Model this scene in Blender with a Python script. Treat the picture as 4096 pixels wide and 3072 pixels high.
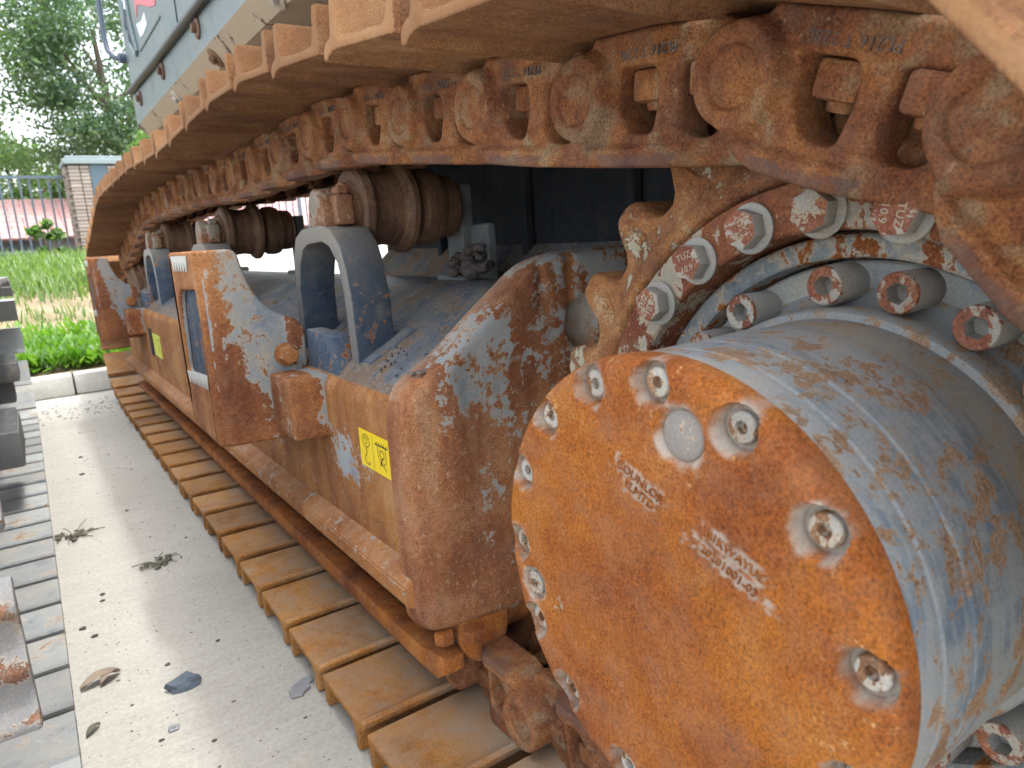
import bpy, bmesh, math, random
import numpy as np
from mathutils import Matrix, Vector, noise as mnoise
from mathutils.geometry import delaunay_2d_cdt

S = bpy.context.scene
for o in list(bpy.data.objects):
    bpy.data.objects.remove(o)
COL = S.collection
PI = math.pi
R_ = math.radians
rnd = random.Random(7)
H = 0.945                       # eye height: shapes are laid out with z = 0 at eye level

# ------------------------------------------------------------------ camera
cam = bpy.data.cameras.new('camera')
cam.sensor_width = 36.0
cam.lens = 706.83 / 1024 * 36.0
cam.clip_start = 0.02
cam.clip_end = 2000
cam.dof.use_dof = True
cam.dof.focus_distance = 1.0
cam.dof.aperture_fstop = 9.0
camo = bpy.data.objects.new('camera', cam)
COL.objects.link(camo)
def cam_matrix(yaw, pitch, roll):
    cy, sy = math.cos(yaw), math.sin(yaw)
    f = Vector((sy * math.cos(pitch), cy * math.cos(pitch), -math.sin(pitch)))
    r0 = Vector((cy, -sy, 0)); d0 = f.cross(r0)
    r = math.cos(roll) * r0 + math.sin(roll) * d0
    d = -math.sin(roll) * r0 + math.cos(roll) * d0
    u = -d
    return Matrix(((r.x, u.x, -f.x, 0), (r.y, u.y, -f.y, 0), (r.z, u.z, -f.z, H), (0, 0, 0, 1)))
camo.matrix_world = cam_matrix(R_(33.86), R_(12.043), R_(3.535))
S.camera = camo

# ------------------------------------------------------------------ sky, sun, exposure
SUN_DIR = Vector((0.185, -0.22, 1.0)).normalized()      # towards the sun
sun_el = math.asin(SUN_DIR.z)
sun_az = math.atan2(SUN_DIR.x, SUN_DIR.y)
w = bpy.data.worlds.new('World'); S.world = w
w.use_nodes = True
nt = w.node_tree
sky = nt.nodes.new('ShaderNodeTexSky')
sky.sky_type = 'NISHITA'; sky.sun_disc = False
sky.sun_elevation = sun_el; sky.sun_rotation = sun_az
sky.air_density = 1.0; sky.dust_density = 4.0; sky.ozone_density = 1.0
bg = nt.nodes['Background']
hs = nt.nodes.new('ShaderNodeHueSaturation')            # thin bright overcast: the sky is nearly white
hs.inputs['Saturation'].default_value = .32
nt.links.new(sky.outputs[0], hs.inputs['Color'])
nt.links.new(hs.outputs[0], bg.inputs[0])
bg.inputs[1].default_value = 0.15
sl = bpy.data.lights.new('sun', 'SUN')
sl.energy = 0.5; sl.angle = R_(2.5); sl.color = (1.0, 0.965, 0.91)
so = bpy.data.objects.new('sun', sl); COL.objects.link(so)
so.rotation_euler = SUN_DIR.to_track_quat('Z', 'Y').to_euler()
so.location = (0, 0, 12)
S.view_settings.view_transform = 'Standard'
S.view_settings.look = 'None'
S.view_settings.gamma = 1.0
S.view_settings.use_curve_mapping = False
S.view_settings.exposure = 2.2
S.render.engine = 'CYCLES'
S.render.resolution_x = 1024; S.render.resolution_y = 768

# ------------------------------------------------------------------ material nodes
class T:
    def __init__(s, name):
        s.m = bpy.data.materials.new(name); s.m.use_nodes = True
        s.t = s.m.node_tree; s.t.nodes.clear()
        s.out = s.n('ShaderNodeOutputMaterial')
    def n(s, typ, **k):
        a = s.t.nodes.new(typ)
        for q, v in k.items(): setattr(a, q, v)
        return a
    def l(s, a, b): s.t.links.new(a, b)
    def put(s, sock, v):
        if hasattr(v, 'is_output') or isinstance(v, bpy.types.NodeSocket): s.l(v, sock)
        else:
            if isinstance(v, tuple) and len(v) == 3 and sock.type == 'RGBA': v = (*v, 1)
            sock.default_value = v
    def math(s, op, a, b=0.0, c=None, clamp=False):
        q = s.n('ShaderNodeMath', operation=op, use_clamp=clamp)
        s.put(q.inputs[0], a); s.put(q.inputs[1], b)
        if c is not None: s.put(q.inputs[2], c)
        return q.outputs[0]
    def vmath(s, op, a, b):
        q = s.n('ShaderNodeVectorMath', operation=op)
        s.put(q.inputs[0], a); s.put(q.inputs[1], b)
        return q.outputs[0]
    def noise(s, vec, scale, detail=5, rough=.6, dist=0.0):
        q = s.n('ShaderNodeTexNoise')
        s.put(q.inputs['Vector'], vec); q.inputs['Scale'].default_value = scale
        q.inputs['Detail'].default_value = detail; q.inputs['Roughness'].default_value = rough
        q.inputs['Distortion'].default_value = dist
        return q.outputs[0]
    def vor(s, vec, scale, feature='F1', rnd_=1.0):
        q = s.n('ShaderNodeTexVoronoi', feature=feature)
        s.put(q.inputs['Vector'], vec); q.inputs['Scale'].default_value = scale
        q.inputs['Randomness'].default_value = rnd_
        return q
    def step(s, v, a, b, lo=0.0, hi=1.0):
        q = s.n('ShaderNodeMapRange', interpolation_type='SMOOTHSTEP')
        s.put(q.inputs[0], v)
        for i, x in zip((1, 2, 3, 4), (a, b, lo, hi)): q.inputs[i].default_value = x
        return q.outputs[0]
    def mix(s, f, a, b, mode='MIX'):
        q = s.n('ShaderNodeMix', data_type='RGBA', blend_type=mode)
        s.put(q.inputs[0], f); s.put(q.inputs[6], a); s.put(q.inputs[7], b)
        return q.outputs[2]
    def ramp(s, f, stops):
        q = s.n('ShaderNodeValToRGB')
        e = q.color_ramp.elements
        while len(e) < len(stops): e.new(0.5)
        for x, (p, c) in zip(e, stops):
            x.position = p; x.color = (*c, 1)
        s.put(q.inputs[0], f)
        return q.outputs[0]
    def coords(s, vary=True):
        tc = s.n('ShaderNodeTexCoord').outputs['Object']
        if not vary: return tc
        r = s.n('ShaderNodeObjectInfo').outputs['Random']
        return s.vmath('ADD', tc, s.math('MULTIPLY', r, 41.0))
    def attr(s, name):
        return s.n('ShaderNodeAttribute', attribute_name=name).outputs['Fac']
    def upfac(s, a=.35, b=.9):
        g = s.n('ShaderNodeNewGeometry')
        x = s.n('ShaderNodeSeparateXYZ'); s.l(g.outputs['Normal'], x.inputs[0])
        return s.step(x.outputs[2], a, b)
    def bump(s, h, strength=.5, dist=.002):
        q = s.n('ShaderNodeBump')
        q.inputs['Strength'].default_value = strength; q.inputs['Distance'].default_value = dist
        s.l(h, q.inputs['Height'])
        return q.outputs[0]
    def bsdf(s, color, rough=.8, normal=None, metal=0.0, spec=None):
        q = s.n('ShaderNodeBsdfPrincipled')
        s.put(q.inputs['Base Color'], color); s.put(q.inputs['Roughness'], rough)
        q.inputs['Metallic'].default_value = metal
        if spec is not None: q.inputs['Specular IOR Level'].default_value = spec
        if normal is not None: s.l(normal, q.inputs['Normal'])
        s.l(q.outputs[0], s.out.inputs[0])
        return q

RUST = ((.085, .026, .014), (.215, .068, .022), (.36, .125, .026), (.46, .23, .075))
BROWN = ((.055, .028, .020), (.145, .062, .030), (.215, .100, .042), (.30, .19, .10))
PAINT = ((.30, .33, .345), (.16, .205, .25), (.37, .345, .275))
DEEP = ((.055, .085, .125), (.025, .045, .085), (.16, .165, .16))
CREAM = (.56, .46, .33)

def rusty(name, rust=RUST, paint=None, bias=.0, pscale=7.0, edge=.035, dust=.0, dustcol=(.42, .37, .29),
          streak=.35, stretch=(1, 1, .16), rscale=5.0, fine=380.0, rough=.82, bump=.5, speck=.25, speckcol=CREAM, rshift=0.0, hue=0.0, huecol=((.46, .190, .022), (.185, .066, .030)), hscale=4.2, rag=.5, film=.13):
    """flaking paint over rust: paint where noise + 'wear' attribute stays below the threshold"""
    t = T(name)
    v = t.coords()
    n1 = t.noise(v, rscale, 7, .66, .3)
    st = t.noise(t.vmath('MULTIPLY', v, stretch), rscale * 3.2, 6, .6)
    fn = t.noise(v, fine, 4, .75)
    md = t.noise(v, fine * .26, 6, .75)
    rg = t.noise(v, 48.0, 7, .78)
    k = t.math('ADD', t.math('MULTIPLY', n1, 1 - streak), t.math('MULTIPLY', st, streak))
    k = t.math('ADD', k, t.math('MULTIPLY', t.math('SUBTRACT', md, .5), .38))
    if rshift: k = t.math('ADD', k, rshift)
    col = t.ramp(k, [(.30, rust[0]), (.45, rust[1]), (.58, rust[2]), (.74, rust[3])])
    if hue:            # broad clouds of yellower and darker rust
        hn = t.noise(v, hscale, 5, .60, .6)
        col = t.mix(t.math('MULTIPLY', t.step(hn, .50, .66), hue), col, huecol[0])
        col = t.mix(t.math('MULTIPLY', t.step(hn, .47, .32), hue * .9), col, huecol[1])
    if speck:
        sp = t.noise(v, 85.0, 8, .82)
        patch = t.noise(v, 9.0, 3, .6)
        sf = t.math('MULTIPLY', t.step(sp, .565, .655), t.step(t.math('ADD', patch, t.attr('pale')), .46, .66))
        col = t.mix(t.math('MULTIPLY', sf, speck * 2.4, clamp=True), col, speckcol)
    col = t.mix(1.0, col, t.ramp(fn, [(.34, (.42, .40, .39)), (.50, (1.0, 1.0, 1.0)), (.68, (1.45, 1.43, 1.40))]), 'MULTIPLY')
    hgt = t.math('ADD', t.math('MULTIPLY', fn, .5), md)
    if paint is not None:
        pn = t.noise(t.vmath('MULTIPLY', v, (1, 1, .55)), pscale, 9, .70, .25)
        q = t.math('ADD', t.math('ADD', pn, t.attr('wear')), bias)
        q = t.math('ADD', q, t.math('MULTIPLY', t.math('SUBTRACT', rg, .5), rag))
        m = t.step(q, .512, .488)
        band = t.math('MULTIPLY', t.step(q, .515 - edge * 2.0, .50), t.step(q, .515 + edge, .515))
        pc = t.noise(v, 11.0, 6, .7)
        ps = t.noise(t.vmath('MULTIPLY', v, stretch), 22.0, 5, .65)
        pk = t.math('ADD', t.math('MULTIPLY', pc, .6), t.math('MULTIPLY', ps, .4))
        pcol = t.ramp(pk, [(.37, paint[1]), (.47, paint[0]), (.55, paint[0]), (.65, paint[2])])
        pcol = t.mix(1.0, pcol, t.ramp(fn, [(.3, (.80, .80, .80)), (.7, (1.15, 1.15, 1.15))]), 'MULTIPLY')
        pcol = t.mix(t.math('MULTIPLY', band, .75), pcol, CREAM)
        pit = t.step(t.noise(v, 60, 4, .7), .67, .71)
        pcol = t.mix(pit, pcol, rust[1])
        col = t.mix(m, col, pcol)
        hgt = t.math('ADD', hgt, t.math('MULTIPLY', m, 1.6))
    dz = t.attr('dust')
    if dust:
        dn = t.step(t.noise(v, 13, 5, .7), .32, .70)
        dz = t.math('ADD', dz, t.math('MULTIPLY', t.math('MULTIPLY', t.upfac(), dn), dust), clamp=True)
    col = t.mix(t.math('MULTIPLY', dz, .92, clamp=True), col, t.mix(fn, tuple(c * .8 for c in dustcol), tuple(min(1, c * 1.25) for c in dustcol)))
    col = t.mix(t.math('MULTIPLY', t.step(t.noise(v, 27.0, 6, .75), .40, .66), film), col, (.36, .265, .185))
    rv = t.n('ShaderNodeObjectInfo').outputs['Random']
    col = t.mix(1.0, col, t.ramp(rv, [(0, (.80, .79, .80)), (.5, (.98, .98, .98)), (1, (1.08, 1.12, 1.16))]), 'MULTIPLY')
    wn = t.attr('worn')
    col = t.mix(t.math('MULTIPLY', wn, t.step(t.math('ADD', md, wn), .85, 1.15), clamp=True), col, t.mix(md, (.055, .042, .045), (.115, .090, .092)))
    t.bsdf(col, rough, t.bump(hgt, bump, .0022), spec=.18)
    return t.m

M = {}
M['rust'] = rusty('rust_orange', streak=.45)
M['cover'] = rusty('rust_cover', rust=((.105, .030, .011), (.21, .060, .013), (.285, .090, .014), (.35, .140, .026)), streak=.25,
                   stretch=(1, .45, 1), rscale=6.5, speck=.34, rshift=.02, bump=.6, dustcol=(.36, .34, .295), speckcol=(.46, .27, .12), hue=.45, huecol=((.36, .130, .012), (.155, .046, .018)))
M['house_drive'] = rusty('paint_worn_blue', rust=((.13, .080, .055), (.22, .135, .085), (.285, .185, .115), (.345, .275, .19)), paint=((.245, .272, .285), (.115, .165, .215), (.315, .300, .245)),
                         bias=-.040, pscale=26, stretch=(5.0, 1.0, 1.0), edge=.015, speck=.4, bump=.4, dust=.30, dustcol=(.31, .275, .205), rag=.95)
M['frame_end'] = rusty('rust_frame_end', rust=((.115, .042, .026), (.22, .082, .036), (.34, .148, .062), (.43, .285, .17)), paint=((.30, .32, .325), (.21, .245, .275), (.37, .345, .29)), bias=.15, pscale=15, streak=.7, stretch=(1, 1, .12),
                       rscale=4.5, speck=.42, rag=1.25, hue=.5, huecol=((.39, .22, .125), (.145, .052, .036)), hscale=7.0)
M['frame_side'] = rusty('rust_frame_side', rust=((.15, .056, .026), (.255, .100, .034), (.35, .155, .046), (.42, .26, .13)), paint=PAINT, bias=.20, pscale=13, streak=.5, stretch=(1, 1, .16), rscale=6.0, speck=.35, rag=1.2,
                        hue=.45, huecol=((.40, .205, .085), (.165, .060, .030)), hscale=6.0)
M['deck'] = rusty('deck_dirty_blue', rust=((.06, .042, .03), (.12, .08, .05), (.17, .11, .07), (.22, .17, .12)), paint=((.095, .112, .132), (.038, .055, .082), (.225, .22, .20)),
                  bias=-.05, pscale=9, stretch=(.07, 1.0, .07), edge=.02, speck=.2, rough=.42, bump=.35, dust=.14, dustcol=(.22, .21, .19), rag=.8)
M['blue'] = rusty('paint_deep_blue', paint=DEEP, bias=-.12, pscale=12, edge=.02, dust=.6, dustcol=(.29, .275, .235), speck=.15, bump=.3, rag=.8)
M['step'] = rusty('step_flaking', rust=((.105, .038, .024), (.215, .078, .034), (.36, .15, .052), (.47, .29, .16)), paint=((.295, .32, .33), (.185, .24, .30), (.40, .37, .295)), bias=-.03, pscale=13, edge=.06, speck=.45, rag=1.3)
M['ledge'] = rusty('ledge_rust', rust=((.18, .062, .024), (.30, .115, .036), (.42, .18, .060), (.44, .29, .17)), paint=((.30, .31, .30), (.22, .25, .27), (.37, .34, .27)), bias=.15, pscale=22, dust=.3, streak=.2, stretch=(1, .3, 1), rag=1.2, speck=.4)
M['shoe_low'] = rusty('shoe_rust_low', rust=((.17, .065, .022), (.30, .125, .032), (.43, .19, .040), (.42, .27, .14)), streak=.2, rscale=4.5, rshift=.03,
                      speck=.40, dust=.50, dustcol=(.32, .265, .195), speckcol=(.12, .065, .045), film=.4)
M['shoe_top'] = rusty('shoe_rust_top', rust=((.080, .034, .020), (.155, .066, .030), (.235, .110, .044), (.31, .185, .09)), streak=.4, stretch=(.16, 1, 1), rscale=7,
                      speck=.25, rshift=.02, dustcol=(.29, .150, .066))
M['link'] = rusty('link_rust', rust=((.090, .034, .021), (.200, .074, .033), (.290, .120, .042), (.35, .215, .11)), streak=.1, rscale=12, speck=.42, speckcol=(.38, .31, .20), bump=.9,
                  hue=.55, huecol=((.265, .215, .135), (.115, .050, .036)), hscale=17.0)
M['link_worn'] = rusty('link_worn_rail', rust=((.06, .05, .055), (.10, .08, .08), (.15, .10, .085), (.2, .13, .09)), streak=.5, stretch=(1, .1, 1), speck=.1, rough=.5)
M['sprocket'] = rusty('sprocket_rust', rust=((.115, .044, .026), (.22, .088, .036), (.32, .150, .058), (.38, .29, .18)), streak=.1, rscale=12, speck=.55, speckcol=(.44, .39, .28), bump=.9,
                     paint=((.36, .34, .26), (.26, .28, .27), (.40, .36, .26)), bias=.10, pscale=16)
M['hub'] = rusty('hub_flaking', rust=((.085, .030, .022), (.18, .060, .032), (.29, .11, .046), (.40, .27, .15)), paint=((.335, .315, .245), (.20, .245, .275), (.40, .37, .29)), bias=.03, pscale=21, edge=.04, speck=.3)
M['lip'] = rusty('lip_blue', paint=((.215, .245, .26), (.085, .130, .18), (.34, .32, .25)), bias=-.075, pscale=26, edge=.06, speck=.35, rag=.8)
M['flange'] = rusty('flange_dusty_blue', paint=((.33, .34, .32), (.14, .19, .25), (.40, .37, .30)), bias=-.17, pscale=15, speck=.2, dust=.3)
M['bolt'] = rusty('bolt_grey', paint=((.33, .32, .29), (.27, .27, .26), (.40, .36, .28)), bias=-.16, pscale=18, speck=.1, bump=.3)
M['bolt_face'] = rusty('bolt_face', rust=((.10, .034, .028), (.18, .060, .040), (.28, .11, .060), (.42, .26, .16)), paint=((.33, .315, .28), (.27, .275, .275), (.36, .31, .23)), bias=.02, pscale=46, edge=.03, speck=.3)
M['plug'] = rusty('dusty_plug', paint=((.235, .22, .205), (.18, .175, .165), (.27, .25, .22)), bias=-.10, pscale=60, speck=.9, speckcol=(.14, .11, .09))
M['cover_bolt'] = rusty('bolt_in_cover', rust=((.09, .045, .025), (.16, .08, .04), (.23, .12, .065), (.30, .21, .14)), paint=((.335, .325, .295), (.26, .26, .25), (.37, .345, .29)), bias=-.03, pscale=60, speck=.4)
M['roller'] = rusty('roller_brown', rust=((.055, .030, .024), (.115, .062, .042), (.18, .10, .055), (.26, .17, .10)), streak=.6, stretch=(3.5, .6, .6), rscale=6, speck=.12, rough=.6)
M['roller_end'] = rusty('roller_bracket', rust=((.12, .052, .03), (.22, .10, .055), (.32, .17, .09), (.38, .28, .18)), paint=((.27, .25, .20), (.18, .20, .21), (.33, .29, .21)), bias=.0, pscale=15, speck=.35)
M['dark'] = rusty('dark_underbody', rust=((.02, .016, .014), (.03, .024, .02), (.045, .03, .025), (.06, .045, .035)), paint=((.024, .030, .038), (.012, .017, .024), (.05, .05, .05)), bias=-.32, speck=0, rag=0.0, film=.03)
M['panel'] = rusty('panel_grey_blue', rust=((.09, .06, .045), (.16, .11, .08), (.22, .16, .11), (.30, .24, .17)), paint=((.165, .215, .220), (.105, .155, .175), (.245, .25, .205)), bias=-.15, pscale=5,
                   stretch=(1, .5, .08), edge=.02, rough=.42, bump=.12, speck=.2, rag=.8)
M['belly'] = rusty('belly_dirt_shade', rust=((.05, .04, .03), (.08, .065, .05), (.11, .09, .07), (.15, .13, .10)), paint=((.105, .115, .115), (.07, .08, .085), (.14, .13, .11)), bias=-.12, pscale=7, stretch=(1, .4, .3), edge=.006, speck=0)  # brown-grey dirt, with shade of the downturned faces put into the colour
M['nshoe'] = rusty('shoe_grey_dusty', rust=((.13, .09, .07), (.24, .16, .11), (.32, .22, .15), (.4, .32, .25)), paint=((.29, .315, .32), (.19, .235, .265), (.36, .345, .30)), bias=-.13, pscale=8,
                   dust=.6, dustcol=(.39, .38, .34), speck=.2)
M['nwrap'] = rusty('shoe_grey_rusty', rust=((.13, .065, .045), (.21, .105, .068), (.29, .16, .10), (.36, .28, .21)), paint=((.245, .25, .25), (.17, .205, .235), (.30, .28, .25)), bias=-.05, pscale=26, speck=.45, bump=.9, speckcol=(.10, .07, .06))
M['ndark'] = rusty('step_dark_grey', rust=((.05, .05, .05), (.09, .085, .08), (.14, .13, .12), (.24, .23, .22)), paint=((.165, .18, .19), (.11, .125, .14), (.26, .255, .235)), bias=-.2, pscale=20, speck=.4, speckcol=(.35, .35, .33), bump=1.0)

def plain(name, c, rough=.6, var=.25, scale=30, metal=0.0, bump=0.0):
    t = T(name)
    v = t.coords()
    n = t.noise(v, scale, 5, .65)
    col = t.mix(n, tuple(x * (1 - var) for x in c), tuple(min(1, x * (1 + var)) for x in c))
    t.bsdf(col, rough, t.bump(n, bump, .003) if bump else None, metal)
    return t.m
M['yellow'] = plain('sticker_yellow', (.80, .58, .01), .45, .08)
M['lime'] = plain('sticker_faded', (.62, .66, .10), .5, .1)
M['ink'] = plain('print_black', (.02, .02, .015), .5, .1)
M['rubber'] = plain('rubber_black', (.018, .020, .024), .45, .3)
M['tube'] = plain('steel_tube', (.06, .085, .12), .3, .2)
M['red'] = plain('decal_red', (.50, .10, .12), .5, .15)
M['paper'] = plain('paper_white', (.66, .70, .76), .7, .08)
M['pale'] = plain('pale_letter', (.40, .34, .25), .8, .25, 80)
M['brass'] = plain('bolt_dull', (.35, .32, .27), .5, .3)
M['mud'] = plain('dry_mud', (.16, .14, .12), .95, .4, 40, 0, .8)
M['wetmud'] = plain('packed_mud', (.075, .066, .060), .9, .5, 60, 0, .8)
M['clod'] = plain('dark_clod', (.075, .070, .060), .95, .4, 60, 0, .8)
M['rock'] = plain('blue_rock', (.085, .11, .14), .8, .35, 30, 0, .6)
M['greyrock'] = plain('grey_rock', (.22, .23, .24), .85, .3, 30, 0, .5)
M['dryleaf'] = plain('dry_leaf', (.24, .19, .14), .8, .35, 60)
M['twig'] = plain('dry_weed', (.12, .115, .085), .9, .35, 60)
M['fence'] = plain('fence_blue_grey', (.085, .12, .155), .5, .15)
M['gatepanel'] = plain('pillar_panel', (.07, .11, .14), .5, .15)
M['cap'] = plain('pillar_cap', (.22, .27, .28), .7, .15)
M['plinth'] = plain('pale_plinth', (.62, .64, .62), .85, .12, 4)
M['wall'] = plain('dim_wall', (.20, .21, .25), .9, .15, 3)
M['pane'] = plain('window_glass', (.06, .08, .10), .15, .2)
M['bark'] = plain('bark', (.12, .10, .08), .95, .4, 14, 0, .8)
M['earth'] = None

def brick_mat():
    t = T('brick')
    r = t.n('ShaderNodeObjectInfo').outputs['Random']
    col = t.ramp(r, [(.0, (.26, .19, .15)), (.3, (.34, .28, .24)), (.6, (.22, .15, .12)), (1.0, (.38, .33, .29))])
    n = t.noise(t.coords(), 25, 4, .6)
    t.bsdf(t.mix(n, col, (.32, .28, .25)), .9)
    return t.m
M['brick'] = brick_mat()
def leaf_mat(name, a, b, trans=.55):
    t = T(name)
    r = t.attr('tone')
    col = t.mix(r, a, b)
    d = t.n('ShaderNodeBsdfDiffuse'); t.l(col, d.inputs[0])
    tr = t.n('ShaderNodeBsdfTranslucent'); t.l(t.mix(1.0, col, (1.25, 1.3, .7), 'MULTIPLY'), tr.inputs[0])
    g = t.n('ShaderNodeBsdfGlossy'); g.inputs['Roughness'].default_value = .35
    m1 = t.n('ShaderNodeMixShader'); m1.inputs[0].default_value = trans
    t.l(d.outputs[0], m1.inputs[1]); t.l(tr.outputs[0], m1.inputs[2])
    m2 = t.n('ShaderNodeMixShader'); m2.inputs[0].default_value = .05
    t.l(m1.outputs[0], m2.inputs[1]); t.l(g.outputs[0], m2.inputs[2])
    t.l(m2.outputs[0], t.out.inputs[0])
    return t.m
M['leaf'] = leaf_mat('tree_leaf', (.075, .15, .07), (.20, .32, .13))
M['leafdark'] = leaf_mat('tree_leaf_dark', (.05, .115, .075), (.15, .25, .12))
M['leafbright'] = leaf_mat('tree_leaf_bright', (.07, .17, .035), (.17, .30, .07))
M['weed'] = leaf_mat('weed_leaf', (.06, .18, .018), (.17, .33, .035))
M['grass'] = leaf_mat('grass_blade', (.085, .17, .035), (.20, .30, .09))

def concrete():
    t = T('concrete_pavement')
    v = t.coords(False)
    n = t.noise(v, 1.6, 7, .65)
    f = t.noise(v, 90, 4, .75)
    g = t.noise(t.vmath('MULTIPLY', v, (.25, 1.6, 1)), 26, 5, .7)
    k = t.math('ADD', t.math('MULTIPLY', n, .55), t.math('MULTIPLY', g, .45))
    col = t.ramp(k, [(.30, (.335, .325, .295)), (.5, (.395, .385, .352)), (.68, (.445, .435, .398))])
    st = t.step(t.noise(v, 4.5, 6, .7), .60, .74)
    col = t.mix(t.math('MULTIPLY', st, .45), col, (.38, .33, .24))
    col = t.mix(1.0, col, t.ramp(f, [(.25, (.80, .80, .79)), (.7, (1.12, 1.12, 1.10))]), 'MULTIPLY')
    pit = t.vor(v, 46, 'F1').outputs['Distance']
    big = t.step(t.noise(v, 3.0, 3, .5), .42, .62)
    sp = t.math('MULTIPLY', t.step(pit, .13, .08), t.step(t.noise(v, 40, 2, .5), .50, .58))
    col = t.mix(t.math('MULTIPLY', sp, t.math('ADD', t.math('MULTIPLY', big, .45), .05)), col, (.20, .18, .15))
    h = t.math('ADD', f, t.math('MULTIPLY', g, .8))
    t.bsdf(col, .92, t.bump(h, .45, .003), spec=.2)
    return t.m
M['concrete'] = concrete()
def kerbmat():
    t = T('kerb_concrete')
    v = t.coords()
    n = t.noise(v, 5, 6, .65); f = t.noise(v, 70, 4, .7)
    col = t.ramp(n, [(.3, (.44, .44, .41)), (.7, (.60, .60, .56))])
    col = t.mix(1.0, col, t.ramp(f, [(.3, (.85, .85, .84)), (.7, (1.1, 1.1, 1.1))]), 'MULTIPLY')
    t.bsdf(col, .9, t.bump(f, .3, .003), spec=.2)
    return t.m
M['kerb'] = kerbmat()
def earth():
    t = T('lawn_earth')
    v = t.coords(False)
    n = t.noise(v, 1.3, 7, .7); f = t.noise(v, 24, 5, .7)
    col = t.ramp(t.math('ADD', t.math('MULTIPLY', n, .6), t.math('MULTIPLY', f, .4)), [(.3, (.14, .105, .065)), (.5, (.28, .22, .145)), (.7, (.40, .335, .24))])
    t.bsdf(col, .95, t.bump(f, .9, .03), spec=.1)
    return t.m
M['earth'] = earth()
def roofmat():
    t = T('roof_tile_pink')
    v = t.coords()
    n = t.noise(v, 2.0, 6, .7)
    r = t.n('ShaderNodeObjectInfo').outputs['Random']
    col = t.ramp(t.math('ADD', t.math('MULTIPLY', n, .6), t.math('MULTIPLY', r, .4)), [(.3, (.40, .21, .20)), (.7, (.55, .34, .32))])
    t.bsdf(col, .85)
    return t.m
M['roof'] = roofmat()

# ------------------------------------------------------------------ object helpers
WM = {}
def link(o, parent=None, mw=None):
    COL.objects.link(o)
    mw = mw if mw is not None else Matrix.Translation((0, 0, H))
    if parent is not None:
        o.parent = parent
        o.matrix_parent_inverse = WM[parent.name].inverted()
    o.matrix_basis = mw
    WM[o.name] = mw.copy()
    return o
def thing(name, label, cat, loc, group=None):
    o = bpy.data.objects.new(name, None)
    o.empty_display_size = .2
    link(o, None, Matrix.Translation(loc))
    o['label'] = label; o['category'] = cat
    if group: o['group'] = group
    return o
def tag(o, label=None, cat=None, group=None, kind=None):
    if label: o['label'] = label
    if cat: o['category'] = cat
    if group: o['group'] = group
    if kind: o['kind'] = kind
    return o
def obj(name, me, mat=None, parent=None, mw=None, label=None):
    o = bpy.data.objects.new(name, me)
    if mat is not None and not me.materials:
        for q in (mat if isinstance(mat, (list, tuple)) else [mat]):
            me.materials.append(M[q] if isinstance(q, str) else q)
    link(o, parent, mw)
    if label: o['label'] = label
    return o
def finish(me, angle=38):
    me.shade_smooth()
    me.set_sharp_from_angle(angle=R_(angle))
    return me
def tomesh(bm, name='part', angle=38, recalc=True):
    if recalc: bmesh.ops.recalc_face_normals(bm, faces=bm.faces)
    me = bpy.data.meshes.new(name); bm.to_mesh(me); bm.free()
    return finish(me, angle)
def merge(bm, bt, mat=None, mi=None):
    if mat is not None: bmesh.ops.transform(bt, matrix=mat, verts=bt.verts)
    if mi is not None:
        for f in bt.faces: f.material_index = mi
    me = bpy.data.meshes.new('tmp'); bt.to_mesh(me); bt.free()
    bm.from_mesh(me); bpy.data.meshes.remove(me)
def b_box(bm, lo, hi, bev=0.0, seg=2, mat=None, mi=None):
    bt = bmesh.new()
    c = [(a + b) / 2 for a, b in zip(lo, hi)]; s = [abs(b - a) for a, b in zip(lo, hi)]
    bmesh.ops.create_cube(bt, size=1, matrix=Matrix.Translation(c) @ Matrix.Diagonal((*s, 1)))
    if bev: bmesh.ops.bevel(bt, geom=bt.edges[:], offset=bev, segments=seg, affect='EDGES', profile=.5)
    merge(bm, bt, mat, mi)
def b_prism(bm, poly, x0, x1, axis='X', bev=0.0, seg=2, mi=None, mat=None):
    """closed polygon extruded along an axis; poly in the two other axes (Y,Z / X,Z / X,Y)"""
    bt = bmesh.new()
    def P(a, b, t): return {'X': (t, a, b), 'Y': (a, t, b), 'Z': (a, b, t)}[axis]
    v0 = [bt.verts.new(P(a, b, x0)) for a, b in poly]; v1 = [bt.verts.new(P(a, b, x1)) for a, b in poly]
    n = len(poly)
    bt.faces.new(v0); bt.faces.new(v1[::-1])
    for i in range(n): bt.faces.new((v0[i], v1[i], v1[(i + 1) % n], v0[(i + 1) % n]))
    bmesh.ops.recalc_face_normals(bt, faces=bt.faces)
    if bev:
        es = [e for e in bt.edges if (e.verts[0] in v0) == (e.verts[1] in v0)]
        bmesh.ops.bevel(bt, geom=es, offset=bev, segments=seg, affect='EDGES', profile=.5)
    bmesh.ops.triangulate(bt, faces=[f for f in bt.faces if len(f.verts) > 4])
    merge(bm, bt, mat, mi)
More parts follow.
